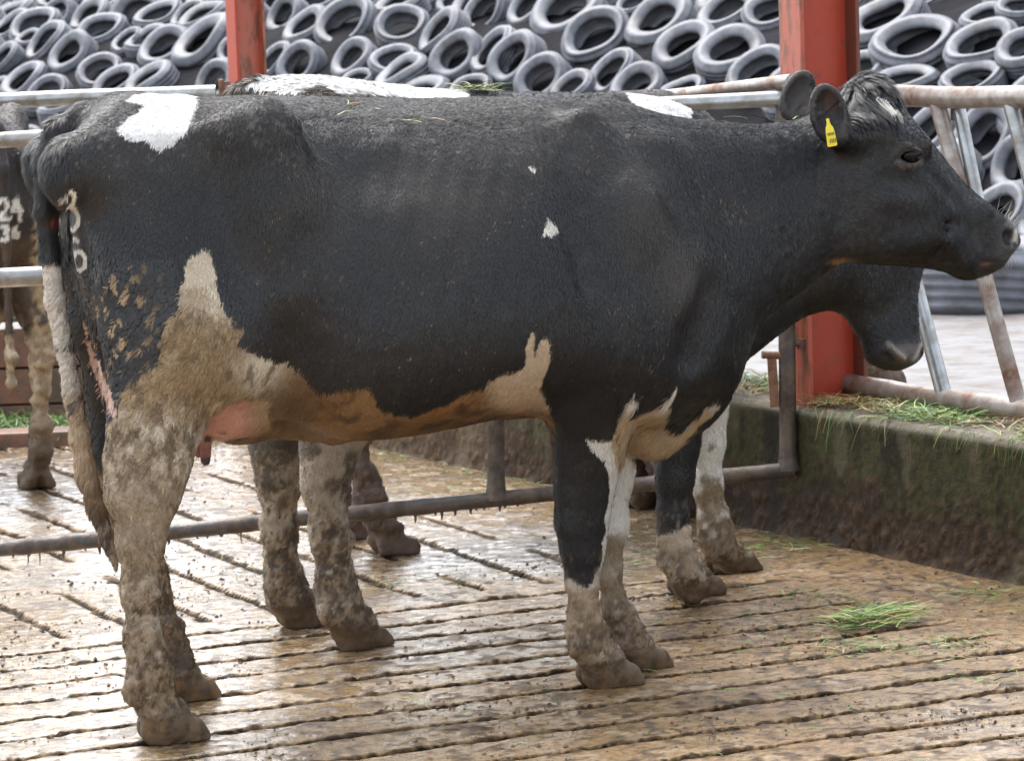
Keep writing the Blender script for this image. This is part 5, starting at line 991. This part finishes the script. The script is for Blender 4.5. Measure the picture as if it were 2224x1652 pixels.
# strewn on the yard floor
def scatter(spots, seed):
    r2 = np.random.default_rng(seed); P_ = []; C_ = []; A_ = []
    for (px, py, sx, sy, nn, gg) in spots:
        for _ in range(nn):
            q = ground(px + r2.normal() * sx, py + r2.normal() * sy); q[2] = .004 + r2.random() * .006; P_.append(q); A_.append(r2.uniform(0, 6.28)); C_.append(gg)
    P_ = np.array(P_); n = len(P_); ok = (P_[:, :2] - W0) @ wn > .02; P_ = P_[ok]; A_ = np.array(A_)[ok]; n = len(P_); c = gcol(n, .82, r2)
    return P_, A_, c, n, r2
sp_ = [(1680, 1190, 55, 12, 90, 1), (1740, 1175, 40, 10, 60, 1), (1620, 1215, 20, 10, 35, 1), (2120, 1290, 45, 10, 80, 1), (2180, 1300, 40, 14, 30, 1), (1480, 1150, 40, 20, 40, 1), (1400, 1195, 30, 14, 34, 1), (1740, 1295, 50, 8, 40, 1), (1820, 1305, 40, 10, 30, 1),
 (1880, 1410, 60, 12, 110, 1), (2000, 1420, 60, 20, 60, 1), (2100, 1400, 70, 12, 30, 1), (1700, 1380, 60, 15, 22, 1), (1850, 1360, 50, 8, 60, 1), (2160, 1480, 40, 16, 22, 1), (2060, 1470, 60, 14, 20, 1), (880, 990, 30, 8, 60, 1), (1010, 1020, 40, 7, 60, 1), (1130, 1045, 40, 6, 50, 1), (960, 1065, 80, 14, 40, 1),
 (640, 1215, 90, 25, 24, 1), (520, 1245, 60, 20, 18, 1), (900, 1262, 90, 18, 22, 1), (760, 1300, 120, 30, 26, 1), (1400, 1390, 200, 60, 40, 1), (1500, 1500, 300, 60, 30, 1), (300, 1170, 200, 60, 26, 1), (1100, 1560, 300, 50, 14, 1), (1600, 1560, 300, 50, 24, 1), (60, 1500, 90, 60, 8, 1), (1370, 1225, 40, 20, 30, 1)]
P_, A_, c, n, r2 = scatter(sp_, 31)
blades('strewn_grass', P_, A_, r2.uniform(.015, .075, n), r2.uniform(.0018, .0042, n), c, r2.uniform(-.02, .12, n), .3, 'loose blades of cut grass trodden into the wet yard floor', 'cut grass')
P_, A_, c, n, r2 = scatter([(1890, 1352, 34, 6, 330, 1), (1925, 1348, 26, 5, 110, 1), (1850, 1362, 36, 6, 110, 1)], 33)
A_ = r2.normal(size=n) * .5 + .15 + math.pi * (r2.random(n) < .3); P_[:, 2] += r2.random(n) * .024
blades('grass_clump', P_, A_, r2.uniform(.03, .11, n), r2.uniform(.002, .0042, n), gcol(n, .62, r2) * 1.35, r2.uniform(-.02, .22, n), .25, 'small heap of fresh cut grass on the yard floor at right', 'cut grass')
P_, A_, c, n, r2 = scatter([(60, 942, 110, 7, 2600, 1), (190, 938, 60, 5, 700, 1)], 34); P_[:, 2] += r2.random(n) * .03
blades('fence_grass', P_, A_, r2.uniform(.03, .10, n), r2.uniform(.003, .006, n), gcol(n, .97, r2) * .9, r2.uniform(.1, .9, n), .3, 'strip of bright green cut grass along the foot of the board fence', 'cut grass')
# clods of dung and grit on the floor
def clods(name, P_, size, col, label, seed, up=None):
    r2 = np.random.default_rng(seed); n = len(P_); base = np.array([[1, 0, 0], [0, 1, 0], [-1, 0, 0], [0, -1, 0], [0, 0, 1.], [0, 0, -1]]); f = np.array([[0, 1, 4], [1, 2, 4], [2, 3, 4], [3, 0, 4], [1, 0, 5], [2, 1, 5], [3, 2, 5], [0, 3, 5]])
    th = r2.uniform(0, 6.28, n); V = base[None] * r2.uniform(.4, 1.4, (n, 6, 1)) + r2.normal(size=(n, 6, 3)) * .22; c_, s_ = np.cos(th)[:, None], np.sin(th)[:, None]
    V = np.stack([V[..., 0] * c_ - V[..., 1] * s_, V[..., 0] * s_ + V[..., 1] * c_, V[..., 2] * .6], -1) * size[:, None, None] + P_[:, None]
    F = (f[None] + (np.arange(n) * 6)[:, None, None]).reshape(-1, 3); o = mesh_np(name, V.reshape(-1, 3), F, M_clod, np.repeat(col, 6, 0), smooth=False); tag(o, label, 'dung', kind='stuff')
M_clod = mat('wet_dung', attr=True, rough=.45, spec=.4)
r2 = np.random.default_rng(77); n = 17000; px = r2.uniform(-40, 2270, n); py = 960 + 720 * r2.random(n) ** 1.15; P_ = np.stack([ground(a, b) for a, b in zip(px, py)]); ok = ((P_[:, :2] - W0) @ wn > .03) & (vnoise(P_, 2.2, 5) + .8 * vnoise(P_, 7, 6) + r2.normal(size=n) * .25 > .12); P_ = P_[ok]; n = len(P_); P_[:, 2] = .001
sz = .0018 + .0062 * r2.random(n) ** 4; cc_ = np.array([[.075, .048, .028], [.13, .085, .045], [.05, .033, .02], [.22, .15, .08]])[r2.integers(0, 4, n)] * r2.uniform(.7, 1.2, n)[:, None]
clods('dung_clods', P_, sz, cc_, 'small clods of dung and grit scattered over the yard floor', 78)
# on the animals' backs
def onback(fr, lst, name, label, lens, seed, green=.6):
    r2 = np.random.default_rng(seed); P_ = []; 
    for (px, py, v, cnt, sx) in lst:
        for _ in range(cnt): q = fr.L(px + r2.normal() * sx, py + r2.normal() * 2.0, v + r2.normal() * .012); P_.append(fr.world(np.array([q]))[0])
    P_ = np.array(P_); n = len(P_); blades(name, P_, r2.normal(size=n) * .6 + math.pi * (r2.random(n) < .5), r2.uniform(*lens, n), r2.uniform(.0022, .0036, n), gcol(n, green, r2), r2.uniform(-.1, .35, n), .3, label, 'grass')
fr2c = COW2
def cow2_tuft():
    hm_ = (ground(780, 1408)[:2] + ground(652, 1362)[:2]) / 2; fr = CowFrame(hm_, math.radians(24))
    onback(fr, [(1035, 192, -.04, 110, 15), (1066, 198, -.04, 40, 12)], 'grass_tuft', 'tuft of green grass lying on the back of the second cow', (.02, .06), 5, .75)
cow2_tuft()
onback(FR1, [(725, 247, -.155, 2, 12), (800, 240, -.14, 2, 8), (880, 262, -.19, 2, 10), (920, 262, -.18, 2, 10), (560, 238, -.12, 6, 14), (760, 228, -.11, 4, 20), (1290, 250, -.12, 3, 20), (1650, 258, -.05, 3, 30), (1030, 262, -.18, 4, 40)], 'grass_scraps', 'few green blades and straws lying on the nearest cow\'s back', (.025, .075), 9, .7)
